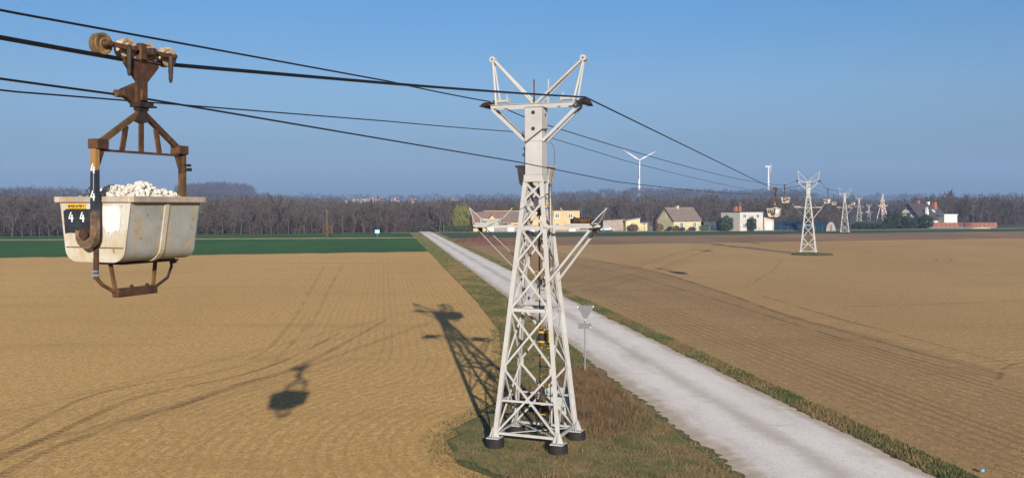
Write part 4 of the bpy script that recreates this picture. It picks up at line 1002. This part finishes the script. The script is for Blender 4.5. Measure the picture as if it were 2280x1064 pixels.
block((X(2103, 309), 309), R(14), 5.0, 6, 4.3, wallmat('white_wing', (.76, .73, .68)), 'plain white cube-shaped wing at the right of the dark-roofed house', cap=M['frame'])
# brick panel fence with dark gate
Yf = 304.
fn = empty('brick_fence', (X(2132, Yf), Yf, 0), R(8), 1, 'reddish brick panel fence with dark gate at the dark-roofed white house', 'fence')
x = -13.6; k = 0
while x < 13.6:
    gate = .0 < x < 4.2
    wd = 1.55
    if not (4.2 <= x < 5.3 and 0):
        MB().box(x+.10, x+wd-.06, -.06, .06, .25 if not gate else .1, 1.75 if not gate else 1.85).build('gate_leaf' if gate else 'fence_panel', simple('gate_maroon', (.10, .035, .035), (.07, .028, .028), 2, .8) if (gate and 'gm' not in M) else (M.get('gm') if gate else M['fence_brick'] if 'fence_brick' in M else simple('fence_brick', (.20, .085, .055), (.15, .062, .042), 2.5, .9)), fn)
        if gate and 'gm' not in M: M['gm'] = bpy.data.materials['gate_maroon']
        if 'fence_brick' not in M and 'fence_brick' in bpy.data.materials: M['fence_brick'] = bpy.data.materials['fence_brick']
    MB().box(x-.05, x+.08, -.09, .09, 0, 1.85).build('post', M['brick'] if 4.2 < x < 6 else M['roof_dark'], fn)
    x += wd; k += 1
MB().box(-13.7, 13.8, -.10, .10, 0, .22).build('plinth', M['conc'], fn)
# pale concrete panel fence below the yellow houses
fn = empty('concrete_fence', (X(1190, 262), 262, 0), R(4), 1, 'low pale concrete panel fence along the lane in front of the yellow houses', 'fence')
for k in range(15):
    x = -13.5 + k*1.95
    MB().box(x+.05, x+1.85, -.04, .04, .05, 1.15 if k < 6 else .7).build('fence_panel', M['conc'] if k % 3 else M['frame'], fn)
    MB().box(x-.05, x+.045, -.06, .06, 0, 1.3 if k < 6 else .8).build('post', M['conc'], fn)
# wire mesh fence before the farmhouse and white house
def wire_fence(px0, px1, y, rz, label, hgt=1.3):
    x0, x1 = X(px0, y), X(px1, y); L = x1-x0
    t = empty('wire_fence', (x0, y, 0), rz, 1, label, 'fence'); n = int(L/2.5)
    for k in range(n+1): MB().box(k*L/n-.05, k*L/n+.05, -.05, .05, 0, hgt+.1).build('post', M['conc'], t)
    m = MB()
    for z in np.linspace(.15, hgt, 6): m.beam((0, 0, z), (L, 0, z), .02, .02)
    for k in range(int(L/.25)): m.beam((k*.25, 0.02, .1), (k*.25, 0.02, hgt), .018, .018, (0,1,0))
    m.build('wire_mesh', simple('green_wire', (.12, .17, .13), (.09, .13, .10), 2, .7) if 'gw' not in M else M['gw'], t)
wire_fence(1345, 1450, 264, R(1), 'thin wire fence on posts in front of the garage and the yellow shed')
wire_fence(1556, 1630, 265, R(1), 'greenish wire fence between the farmhouse and the white house', 1.5)
wire_fence(1690, 1722, 266, R(1), 'short wire fence in front of the pale annex')
# car
ct = empty('parked_car', (X(1351, 265.5), 265.5, 0), R(6), 1, 'small pale blue car parked in front of the grey-brown garage', 'car')
m = MB(); m.prism([(-2.0,.35),(2.0,.35),(2.02,.75),(1.2,.92),(.55,1.38),(-.9,1.42),(-1.6,1.0),(-2.02,.85)], (0,0,0), (1,0,0), (0,0,1), (0,1,0), -.82, .82)
m.build('body', simple('pale_blue_car_paint', (.50, .56, .64), (.44, .50, .58), 2, .3), ct, bevel=.05)
m = MB(); m.prism([(-1.25,.98),(.78,.98),(.42,1.30),(-.82,1.33)], (0,0,0), (1,0,0), (0,0,1), (0,1,0), -.826, .826); m.build('side_window', M['glass'], ct)
for x in (-1.25, 1.25):
    for y in (-.76, .76): MB().lathe([(-.1,.0),(-.1,.31),(.1,.31),(.1,.0)], (x, y, .31), (0,1,0), 14, False).build('wheel', M['black'], ct)
# blue information board at the left
Ys = 221.
t = empty('blue_board', (X(840, Ys), Ys, 0), 0, 1, 'small light blue board on a post in the green field', 'sign')
MB().box(-.04, .04, 0, .06, 0, 1.0).build('post', M['steel'], t); MB().box(-.55, .55, -.04, 0, .78, 1.62).build('panel', simple('light_blue_panel', (.20, .45, .68), (.17, .40, .62), 1, .6), t)
m = MB(); m.box(-.38, .1, -.046, -.042, 1.3, 1.38); m.box(-.38, .3, -.046, -.042, 1.12, 1.18); m.build('faded_print', M['white'], t)
# litter
tag(MB().prism([(0,0),(.09,.02),(.11,.07),(.03,.09)], (13.1, 25.7, .07), (1,0,0), (0,1,0), (.2,.1,1), 0, .07).build('plastic_litter', simple('blue_plastic', (.08, .30, .55), (.06, .22, .42), 8, .4)), 'small crumpled blue plastic litter on the verge at the lower right corner', 'litter')
# poles
def pole(px, y, top_py, label, arms=0, bush=False, r=.13):
    x = X(px, y); h_ = Zh(top_py, y) - float(g(x, y)); t = empty('utility_pole', (x, y, float(g(x, y))), 0, 1, label, 'pole')
    MB().tube([(0,0,0), (0,0,h_)], r, 8, True, r*.6).build('pole_shaft', M['twig_grey'] if not bush else M['bush_twig'], t, True)
    m = MB(); m.box(-.5, .5, -.05, .05, h_-.5, h_-.38); m.build('cross_arm', M['twig_grey'], t)
pole(728, 222, 466, 'bare wooden pole wrapped in dry growth, alone in the left green field', bush=True, r=.2)
pole(988, 258, 484, 'thin pale pole left of the willow')
pole(1453, 262, 479, 'thin dark pole left of the pale yellow farmhouse')
pole(2167, 300, 456, 'reddish pole in front of the brick fence at the right')
pole(1668, 480, 470, 'distant pole behind the white house')
pole(1232, 266, 425, 'tall thin pole rising from behind the nearest tower at the yellow house', r=.08)

# wind turbines
def turbine(px, hub_py, y, blade, ang, yaw, label):
    x = X(px, y); z0 = float(g(x, y)); hz = Zh(hub_py, y)
    t = empty('wind_turbine', (x, y, z0), yaw, 1, label, 'wind turbine'); H_ = hz - z0
    wm = simple('turbine_white', (.50, .50, .50), (.46, .46, .46), .05, .4) if 'tw' not in M else M['tw']; M['tw'] = wm
    MB().tube([(0,0,0),(0,0,H_-1)], 2.6, 14, True, 1.5).build('mast', wm, t, True)
    MB().box(-1.7, 1.7, -3.4, 7.0, H_-1.8, H_+1.9).build('nacelle', wm, t, bevel=.6)
    MB().lathe([(0,1.9),(1.4,1.7),(2.8,.9),(3.2,.1)], (0,-3.4,H_), (0,-1,0), 14).build('rotor_hub', wm, t, True)
    for k in range(3):
        a = ang + k*2*math.pi/3; d = Vector((math.sin(a), 0, math.cos(a))); e = Vector((math.cos(a), 0, -math.sin(a)))
        o = Vector((0, -5.2, H_)); tf = [(0, .9), (.08, 1.0), (.22, 1.9), (.6, 1.2), (1, .35)]
        P1 = [(r_*blade, w_*.35) for r_, w_ in tf] + [(r_*blade, -w_*.75) for r_, w_ in tf[::-1]]
        b = MB().prism(P1, o, d, e, (0,1,0), -.35, .35).build('blade', wm, t)
        if y < 2500: MB().prism([(.80*blade,.60),(.93*blade,.42),(.93*blade,-.62),(.80*blade,-.9)], o, d, e, (0,1,0), -.40, .40).build('blade_tip', simple('red_band', (.45,.06,.05), (.4,.05,.04), .1, .5) if 'rb' not in M else M['rb'], b); M['rb'] = bpy.data.materials['red_band']
turbine(1423, 357, 1800, 38, R(62), R(4), 'white wind turbine on the horizon with its three blades spread, left one')
turbine(1711, 371, 1950, 15, R(-52), R(66), 'white wind turbine on the horizon seen edge-on, left of the second tower')

# the tall pointed pylon right of the small towers
py_ = empty('pylon', (X(1965, 520), 520, -3.2), R(20), 1, 'pointed pinkish lattice pylon without horns, right of the small towers', 'pylon')
m = MB(); Hh = 17.0
for a in (-1, 1):
    for b in (-1, 1): m.beam((a*2.6, b*2.6, 0), (a*.9, b*.5, 10.5), .28, .28); m.beam((a*.9, b*.5, 10.5), (a*.15, b*.15, Hh), .2, .2)
for z in (2.5, 5, 7.5, 10):
    w0 = 2.6-1.7*z/10.5
    m.beam((-w0,-w0,z), (w0,-w0,z), .18, .18); m.beam((-w0,-w0,z), (w0*.7,-w0*.7,z+2.4), .15, .15); m.beam((w0,-w0,z), (-w0*.7,-w0*.7,z+2.4), .15, .15)
m.build('lattice', simple('pink_white_paint', (.55, .44, .38), (.45, .34, .28), 1, .7), py_)
MB().box(-3.4, 3.4, -.15, .15, 10.4, 10.7).build('cross_arm', bpy.data.materials['pink_white_paint'], py_)
MB().box(-1.6, 1.6, -.15, .15, 13.2, 13.5).build('cross_arm', bpy.data.materials['pink_white_paint'], py_)

# ------------------------------------------------------------------ vegetation
def gen_tree(seed, h, spread, nl=9, nsub=6, ntwig=5, tw=.035, up=.6, trunk=.22, fork=.28):
    """a bare winter tree: numpy verts and tris"""
    q = random.Random(seed); V = []; T = []
    def seg(p, d, L, r0, r1, n=3):
        e = p + d*L; a = d.orthogonal().normalized(); b = d.cross(a); i0 = len(V)
        for (c, r_) in ((p, r0), (e, r1)):
            for k in range(n):
                t = 6.283*k/n; V.append(c + a*(math.cos(t)*r_) + b*(math.sin(t)*r_))
        for k in range(n):
            k2 = (k+1) % n; T.append((i0+k, i0+k2, i0+n+k2)); T.append((i0+k, i0+n+k2, i0+n+k))
        return e
    def twig(p, d, L, w_):
        a = d.orthogonal(); a.rotate(Matrix.Rotation(q.uniform(0, 6.28), 3, d)); i0 = len(V)
        V.extend([p - a*w_, p + a*w_, p + d*L]); T.append((i0, i0+1, i0+2))
    def rnd(d, s): v = Vector((q.gauss(0, s), q.gauss(0, s), q.gauss(0, s))); return (d+v).normalized()
    p = Vector((0, 0, -.2)); d = Vector((0, 0, 1)); nodes = []
    N_ = 6; r_ = trunk
    for k in range(N_):
        L = h*.80/N_; d = rnd(Vector((d.x*.8, d.y*.8, 1)), .07); e = seg(p, d, L, r_, r_*.80, 4 if k < 3 else 3)
        nodes.append((p, e, r_)); p = e; r_ *= .80
    for k in range(nl):
        f = fork + (1-fork)*((k+.5)/nl); i = min(int(f*N_), N_-1); a, b, rr = nodes[i]; o = a.lerp(b, q.random())
        az = k*2.4 + q.uniform(-.4, .4); el_ = up*(.7+.6*f) + q.uniform(-.15, .2)
        d = Vector((math.cos(az)*math.cos(el_), math.sin(az)*math.cos(el_), math.sin(el_)))
        L = spread*(1.0 - .55*abs(f-.45))*q.uniform(.75, 1.15); rb = rr*.5; pp = o
        for s in range(3):
            d = rnd(d + Vector((0, 0, .18)), .16); e = seg(pp, d, L/3, rb, rb*.66); rb *= .66
            for m_ in range(nsub if s else nsub//2):
                o2 = pp.lerp(e, q.random()); d2 = rnd(d + Vector((0, 0, .15)), .55); L2 = L*q.uniform(.22, .42)
                e2 = seg(o2, d2, L2, rb*.55+.012, .012)
                for j in range(ntwig): twig(o2.lerp(e2, q.uniform(.2, 1)), rnd(d2 + Vector((0, 0, .2)), .55), L2*q.uniform(.35, .8), tw*q.uniform(.4, .8))
            pp = e
        for j in range(ntwig*2): twig(pp, rnd(d, .5), L*q.uniform(.15, .3), tw*.6)
    return np.array([tuple(v) for v in V], np.float32), np.array(T, np.int32)
KINDS = []
for s in range(9):
    hh_ = random.uniform(9.5, 12.5); V, T = gen_tree(s+3, hh_, random.uniform(3.2, 4.6), 10, 6, 6, .04, up=random.uniform(.55, .95), trunk=random.uniform(.16, .26), fork=random.choice((.16, .28, .36)))
    mt = (M['twig'], M['twig_grey'], M['twig'], M['twig_red'])[s % 4]
    KINDS.append((hh_, npmesh('tree_crown', V, T, [mt]), V, T))
def put_tree(x, y, H_, k, label, group=None, name='bare_tree'):
    hh_, me, V, T = KINDS[k]; o = bpy.data.objects.new(name, me); COL.objects.link(o)
    s = H_/hh_; o.location = (x, y, float(g(x, y))); o.rotation_euler = (0, 0, random.uniform(0, 6.28)); o.scale = (s*random.uniform(.85, 1.2), s*random.uniform(.85, 1.2), s)
    return tag(o, label, 'tree', group)
SKL = [(-150,428),(0,432),(300,430),(470,433),(640,437),(720,445),(960,443),(1050,438),(1150,440),(1300,431),(1560,436),(1700,438),(1850,444),(2000,446),(2080,431),(2300,432)]
def top_h(px, y, lo=.8, hi=1.02):
    t = float(np.interp(px, [a for a, b in SKL], [b for a, b in SKL])); return (Zh(t, y) - float(g(X(px, y), y)))*random.uniform(lo, hi)
# front row of the left wood, along the far edge of the green field
px = -40.
while px < 905:
    x0 = X(px, 240); yb = 256 + .3*x0 + random.uniform(1, 5); x = X(px, yb)
    put_tree(x, yb, top_h(px, yb, .66, 1.07), random.randrange(9), 'bare winter tree in the front row of the wood behind the left green field', 'front row of the bare wood at the left')
    px += random.uniform(15, 27)
# front row behind the houses and at the right
px = 1010.
while px < 2330:
    yb = random.uniform(300, 322) + .10*max(0, px-1900)
    if 1880 < px < 2000: yb = random.uniform(545, 580)
    put_tree(X(px, yb), yb, top_h(px, yb, .66, 1.07), random.randrange(9), 'bare winter tree in the dark wood behind the houses', 'bare trees behind the houses')
    px += random.uniform(18, 32)
# the wood mass: merged low trees, row behind row
LOW = []
for s in range(8):
    V, T = gen_tree(s+50, 10, random.uniform(3.4, 4.6), 7, 4, 4, .075, up=random.uniform(.5, .95), trunk=.2, fork=.2); LOW.append((V, T))
def mass(name, pts, mats, mf):
    VV = []; TT = []; MI = []; b = 0
    for (x, y, H_, wdt) in pts:
        V, T = LOW[random.randrange(8)]; a = random.uniform(0, 6.28); s = H_/10; ca, sa = math.cos(a), math.sin(a)
        W = np.stack([(V[:, 0]*ca - V[:, 1]*sa)*wdt + x, (V[:, 0]*sa + V[:, 1]*ca)*wdt + y, V[:, 2]*s + float(g(x, y))], -1)
        VV.append(W); TT.append(T+b); MI.append(np.full(len(T), random.choices(range(len(mats)), mf)[0])); b += len(V)
    o = link(name, npmesh(name, np.concatenate(VV), np.concatenate(TT), mats, np.concatenate(MI))); o['kind'] = 'stuff'; return o
pts = []
for i in range(520):
    px = random.uniform(-80, 1010); y = random.uniform(244, 330); x = X(px, y)
    if y < 262 + .3*x: y = 262 + .3*x + random.uniform(0, 30)
    x = X(px, y); pts.append((x, y, top_h(px, y, .75, 1.0), random.uniform(.7, 1.2)))
for i in range(470):
    px = random.uniform(980, 2360); y = random.uniform(325, 420) + .08*max(0, px-1900)
    if 1885 < px < 1998: y = random.uniform(560, 660)
    pass; pts.append((X(px, y), y, top_h(px, y, .75, 1.0), random.uniform(.8, 1.3)))
mass('bare_wood', pts, [M['twig'], M['twig_grey'], M['twig_red']], (5, 2, 3))
# undergrowth along the foot of the wood
V, T = gen_tree(99, 10, 4, 12, 5, 4, .09, up=.9, trunk=.1, fork=.03); LOW2 = LOW; LOW = [(V, T)]*8
pts = []
for i in range(360):
    px = random.uniform(-60, 930); x0 = X(px, 245); y = 259 + .3*x0 + random.uniform(0, 14); pts.append((X(px, y), y, random.uniform(2.0, 4.6), random.uniform(.35, .7)))
for i in range(330):
    px = random.uniform(1000, 2340); y = random.uniform(305, 335) + .10*max(0, px-1900)
    if 1885 < px < 1998: continue
    pts.append((X(px, y), y, random.uniform(2.0, 4.4), random.uniform(.4, .8)))
mass('undergrowth', pts, [M['twig'], M['bush_twig'], M['twig_red']], (5, 1, 3)); LOW = LOW2
# far wooded ridges: many small crowns
def crown_mesh(seed):
    import bmesh
    q = random.Random(seed); bm = bmesh.new(); bmesh.ops.create_icosphere(bm, subdivisions=2, radius=1)
    for v in bm.verts: v.co *= q.uniform(.7, 1.15); v.co.z *= .9
    bmesh.ops.triangulate(bm, faces=bm.faces); bm.verts.ensure_lookup_table()
    V = np.array([tuple(v.co) for v in bm.verts], np.float32); T = np.array([[v.index for v in f.verts] for f in bm.faces], np.int32); bm.free()
    return V, T
CRW = [crown_mesh(i) for i in range(6)]
M['far_twig'] = simple('far_bare_wood', (.048, .040, .040), (.030, .027, .030), .02, .9)
M['far_twig2'] = simple('far_bare_wood_red', (.060, .042, .038), (.036, .029, .030), .02, .9)
def ridge(name, n, pxr, yr, hr, mats, nf=110):
    VV = []; MI = []
    for i in range(n):
        px = random.uniform(*pxr); y = random.uniform(*yr); x = X(px, y); h_ = random.uniform(*hr); r_ = h_*random.uniform(.38, .62)
        if y < 900 and 1880 < px < 2005: y = random.uniform(600, 900); x = X(px, y)
        if y < 900: h_ = min(h_, top_h(px, y, .7, 1.0))
        d = rng.normal(size=(nf, 3)); d /= np.linalg.norm(d, axis=1)[:, None]; rad = rng.uniform(.2, 1.08, nf)**.45
        lump = 1 + .25*np.sin(d[:, 0]*6+i) * np.cos(d[:, 2]*5+i*2)
        c = d*(rad*lump)[:, None]*np.array([r_, r_, h_*.5]) + np.array([x, y, float(g(x, y)) + h_*.5])
        s_ = h_*.05*rng.uniform(.5, 1.4, nf)[:, None]; a = np.clip(rng.normal(size=(nf, 3)), -1.2, 1.2)*s_*.7; b = d*s_*2.6 + np.clip(rng.normal(size=(nf, 3)), -1.2, 1.2)*s_; b[:, 2] += s_[:, 0]
        VV.append(np.stack([c-a, c+a, c+b], 1).reshape(-1, 3)); MI.append(np.full(nf, random.randrange(len(mats))))
    V = np.concatenate(VV); o = link(name, npmesh(name, V, np.arange(len(V)).reshape(-1, 3), mats, np.concatenate(MI))); o['kind'] = 'stuff'; return o
FT = [M['far_twig'], M['far_twig2']]
ridge('far_wood', 1500, (-150, 2450), (430, 900), (9, 13), FT)
ridge('far_wood', 1500, (-150, 2450), (1650, 2700), (8, 17), [M['far_twig']], 90)
ridge('hill_wood', 330, (395, 560), (1120, 1400), (8, 13), FT); ridge('hill_wood', 260, (540, 760), (1000, 1300), (6, 10), FT)
ridge('hill_wood', 330, (1180, 1800), (1150, 1450), (9, 14), FT); ridge('hill_wood', 160, (-60, 200), (850, 1150), (9, 14), FT)
# village on the far slope
for k in range(26):
    px = random.choice((random.uniform(725, 960), random.uniform(725, 960), random.uniform(600, 1060))); y = random.uniform(1250, 1550); x = X(px, y)
    col_ = random.choice(((.36,.34,.31), (.44,.41,.38), (.34,.28,.20), (.40,.37,.34)))
    if 'vw%d' % (k % 4) not in M: M['vw%d' % (k % 4)] = wallmat('village_wall_%d' % (k % 4), col_)
    z0 = float(g(x, y)); tgt = Zh(random.uniform(439, 447), y)
    t, _ = gable_house((x, y), random.uniform(-.5, .5), random.uniform(5, 8.5), 5, 3.6, 5.6, M['vw%d' % (k % 4)], random.choice((M['roof_pink'], M['brick'], M['roof_dark'])),
                'tiny pale village house on the distant slope beyond the left wood', .4)
    t.location.z = max(z0, tgt-5); t['group'] = 'village houses on the distant slope'
    if t.location.z > z0+.1:
        MB().box(-2.4, 2.4, -2.4, 2.4, z0-t.location.z, -.001).build('wall', M['vw%d' % (k % 4)], t)

# leafy things: clusters of small faces
def leafy(name, loc, rx, ry, h_, n, size, mat, label, cat, shape='dome', trunk=False, group=None):
    t = empty(name, (loc[0], loc[1], float(g(loc[0], loc[1]))), (0 if name == 'ivy' else random.uniform(0, 6)), 1, label, cat, group) if shape != 'hedge' else empty(name, (loc[0], loc[1], 0), loc[2], 1, label, cat, group)
    if shape == 'hedge': p = np.stack([rng.uniform(-rx, rx, n), rng.uniform(-ry, ry, n), rng.uniform(.02, 1, n)*h_*(1+.1*np.sin(rng.uniform(0, 6, n)))], -1)
    else:
        d = rng.normal(size=(n, 3)); d /= np.linalg.norm(d, axis=1)[:, None]; rad = rng.uniform(.45, 1, n)**.5
        lump = 1 + .22*np.sin(d[:, 0]*5+1) * np.cos(d[:, 2]*6) + .15*np.sin(d[:, 1]*9)
        p = d*rad[:, None]*lump[:, None]*np.array([rx, ry, h_*.5]); p[:, 2] += h_*.52
        if shape == 'cone': f = np.clip(1-p[:, 2]/h_, .05, 1); p[:, 0] *= f*1.5; p[:, 1] *= f*1.5
    a = rng.normal(size=(n, 3)); b = rng.normal(size=(n, 3))
    if shape == 'willow': b = np.stack([rng.normal(size=n)*.15, rng.normal(size=n)*.15, -np.abs(rng.uniform(1.2, 3, n))], -1); a *= .35
    V = np.stack([p - a*size*.5, p + a*size*.5, p + b*size], 1).reshape(-1, 3)
    V[:, 2] = np.maximum(V[:, 2], 0)
    m_ = link('foliage', npmesh('foliage', V, np.arange(3*n).reshape(-1, 3), [mat]), None, t)
    if trunk: MB().tube([(0,0,-.1), (0,0,h_*.55)], .18, 6, True, .08).build('trunk', M['twig_grey'], t)
    return t
leafy('willow_tree', (X(1030, 270), 270), 3.1, 3.1, 7.4, 4200, .22, M['willow_leaf'], 'yellow-green weeping willow at the left end of the hedge', 'tree', 'willow', True)
leafy('hedge', (X(976, 263), 262.5, R(6)), 9.8, .9, 1.7, 6000, .16, M['hedge_leaf'], 'clipped green hedge along the lane left of the houses', 'hedge', 'hedge')
leafy('conifer', (X(988, 268), 268), 1.8, 1.8, 3.6, 1500, .16, M['dark_leaf'], 'small dark conifer beside the thin pale pole', 'tree', 'cone', True)
for (px, y, r_, h_, lab) in ((1985, 292, 2.6, 5.2, 'dark evergreen tree, leftmost before the white house'), (2003, 296, 2.4, 4.6, 'dark evergreen tree, second from left before the white house'), (2022, 294, 2.3, 4.0, 'dark evergreen tree in front of the gable of the white house'), (2062, 300, 2.4, 4.2, 'dark pine right of the gable before the dark roof')):
    leafy('evergreen_tree', (X(px, y), y), r_, r_, h_, 2600, .2, M['dark_leaf'], lab, 'tree', 'dome', True)
for (px, y, r_, h_, lab) in ((1913, 288, 2.2, 2.0, 'dark bush at the foot of the fourth tower'), (1932, 290, 2.4, 1.8, 'low dark bush right of the fourth tower'), (1952, 290, 2.4, 1.7, 'low dark bush before the pointed pylon'), (1970, 291, 2.2, 1.9, 'dark bush left of the evergreens')):
    leafy('bush', (X(px, y), y), r_, r_, h_, 1500, .18, M['dark_leaf'], lab, 'bush')
leafy('ivy', (X(1616, 263.8), 263.6), 2.1, 1.1, 4.3, 4200, .14, M['dark_leaf'], 'large dark ivy arch against the shaded side of the white house', 'plant')
leafy('ivy', (X(1673, 265.6), 265.2), 1.3, 1.0, 3.9, 3000, .14, M['dark_leaf'], 'dark ivy column on the sunny front of the white house', 'plant')
for (px, y, r_, h_, mt, lab) in ((1491, 265.5, .7, 1.3, 'dark_leaf', 'small round dark shrub at the left corner of the farmhouse'), (1506, 266, .9, 1.5, 'bush_twig', 'twiggy shrub under the left farmhouse window'), (1519, 265.5, .8, 1.1, 'hedge_leaf', 'pale green shrub between the farmhouse windows'), (1541, 265.5, 1.1, 1.2, 'twig_red', 'reddish shrub under the right farmhouse window'),
                               (1410, 264.5, 1.5, 2.0, 'bush_twig', 'bare brown bush before the yellow shed'), (728, 222.5, 1.1, 3.0, 'bush_twig', 'dry bush round the foot of the lone pole in the green field'), (1468, 266, 1.2, 2.2, 'bush_twig', 'brown bush at the gable of the farmhouse'),
                               (960, 262, 3.0, 3.2, 'twig_red', 'dark reddish thicket behind the clipped hedge'), (1570, 272, 2.4, 1.6, 'hedge_leaf', 'low green shrubs behind the wire fence')):
    leafy('shrub', (X(px, y), y), r_, r_, h_, 1100, .12 if r_ < 1.3 else .2, M[mt], lab, 'shrub')
# heap of red-brown manure by the road
def mound(name, cx, cy, rx, ry, h_, mat, label, cat):
    n = 40; V = []
    for i in range(n):
        for j in range(n):
            a, b = -1+2*i/(n-1), -1+2*j/(n-1); r2 = a*a+b*b
            zz_ = h_*max(0, 1-r2)**.8*(1+.35*math.sin(a*5+b*3)+.2*math.sin(a*13)*math.cos(b*11)) + random.uniform(0, .10)*(r2 < 1) - .05
            V.append((cx+a*rx, cy+b*ry, zz_+.05))
    Q = [(i*n+j, (i+1)*n+j, (i+1)*n+j+1, i*n+j+1) for i in range(n-1) for j in range(n-1)]
    return tag(link(name, npmesh(name, V, Q, [mat])), label, cat)
mh = simple('red_brown_manure', (.15, .062, .038), (.085, .038, .026), 1.5, .95, bump=.8, bscale=5)
mound('manure_heap', X(1072, 186), 186, 5.6, 6, .95, mh, 'long heap of dark red-brown manure beside the road bend', 'heap')
mound('manure_heap', X(1110, 177), 177, 4.2, 3.5, .5, mh, 'lower nearer tail of the red-brown manure heap seen through the near tower', 'heap')
mound('soil_mound', X(2167, 298), 293, 3.2, 2, .35, M['farm_path'], 'pale low mound of soil at the foot of the reddish pole', 'mound')
n = 9000; a = rng.uniform(0, 6.28, n); r_ = rng.uniform(0, 1, n)**.5; P = np.stack([TW[1][1]+.3+np.cos(a)*r_*3.0, 139.0+np.sin(a)*r_*2.6], -1)
blades('grass', P, rng.uniform(.1, .35, n), rng.uniform(.03, .07, n), [M['green'], M['dry']], (rng.uniform(size=n) > .75).astype(int), .8)

# ------------------------------------------------------------------ haze
m = MB(); m.box(-3400, 3400, -400, 3450, -6, 160)
hz = m.build('haze', None, None); hm = bpy.data.materials.new('haze'); hm.use_nodes = True; ht = hm.node_tree; ht.nodes.clear()
ho = ht.nodes.new('ShaderNodeOutputMaterial'); pv = ht.nodes.new('ShaderNodeVolumePrincipled')
pv.inputs['Color'].default_value = (.36, .56, .95, 1); pv.inputs['Density'].default_value = .00024; pv.inputs['Anisotropy'].default_value = 0.0
ht.links.new(pv.outputs[0], ho.inputs['Volume']); hz.data.materials.append(hm); hz['kind'] = 'stuff'
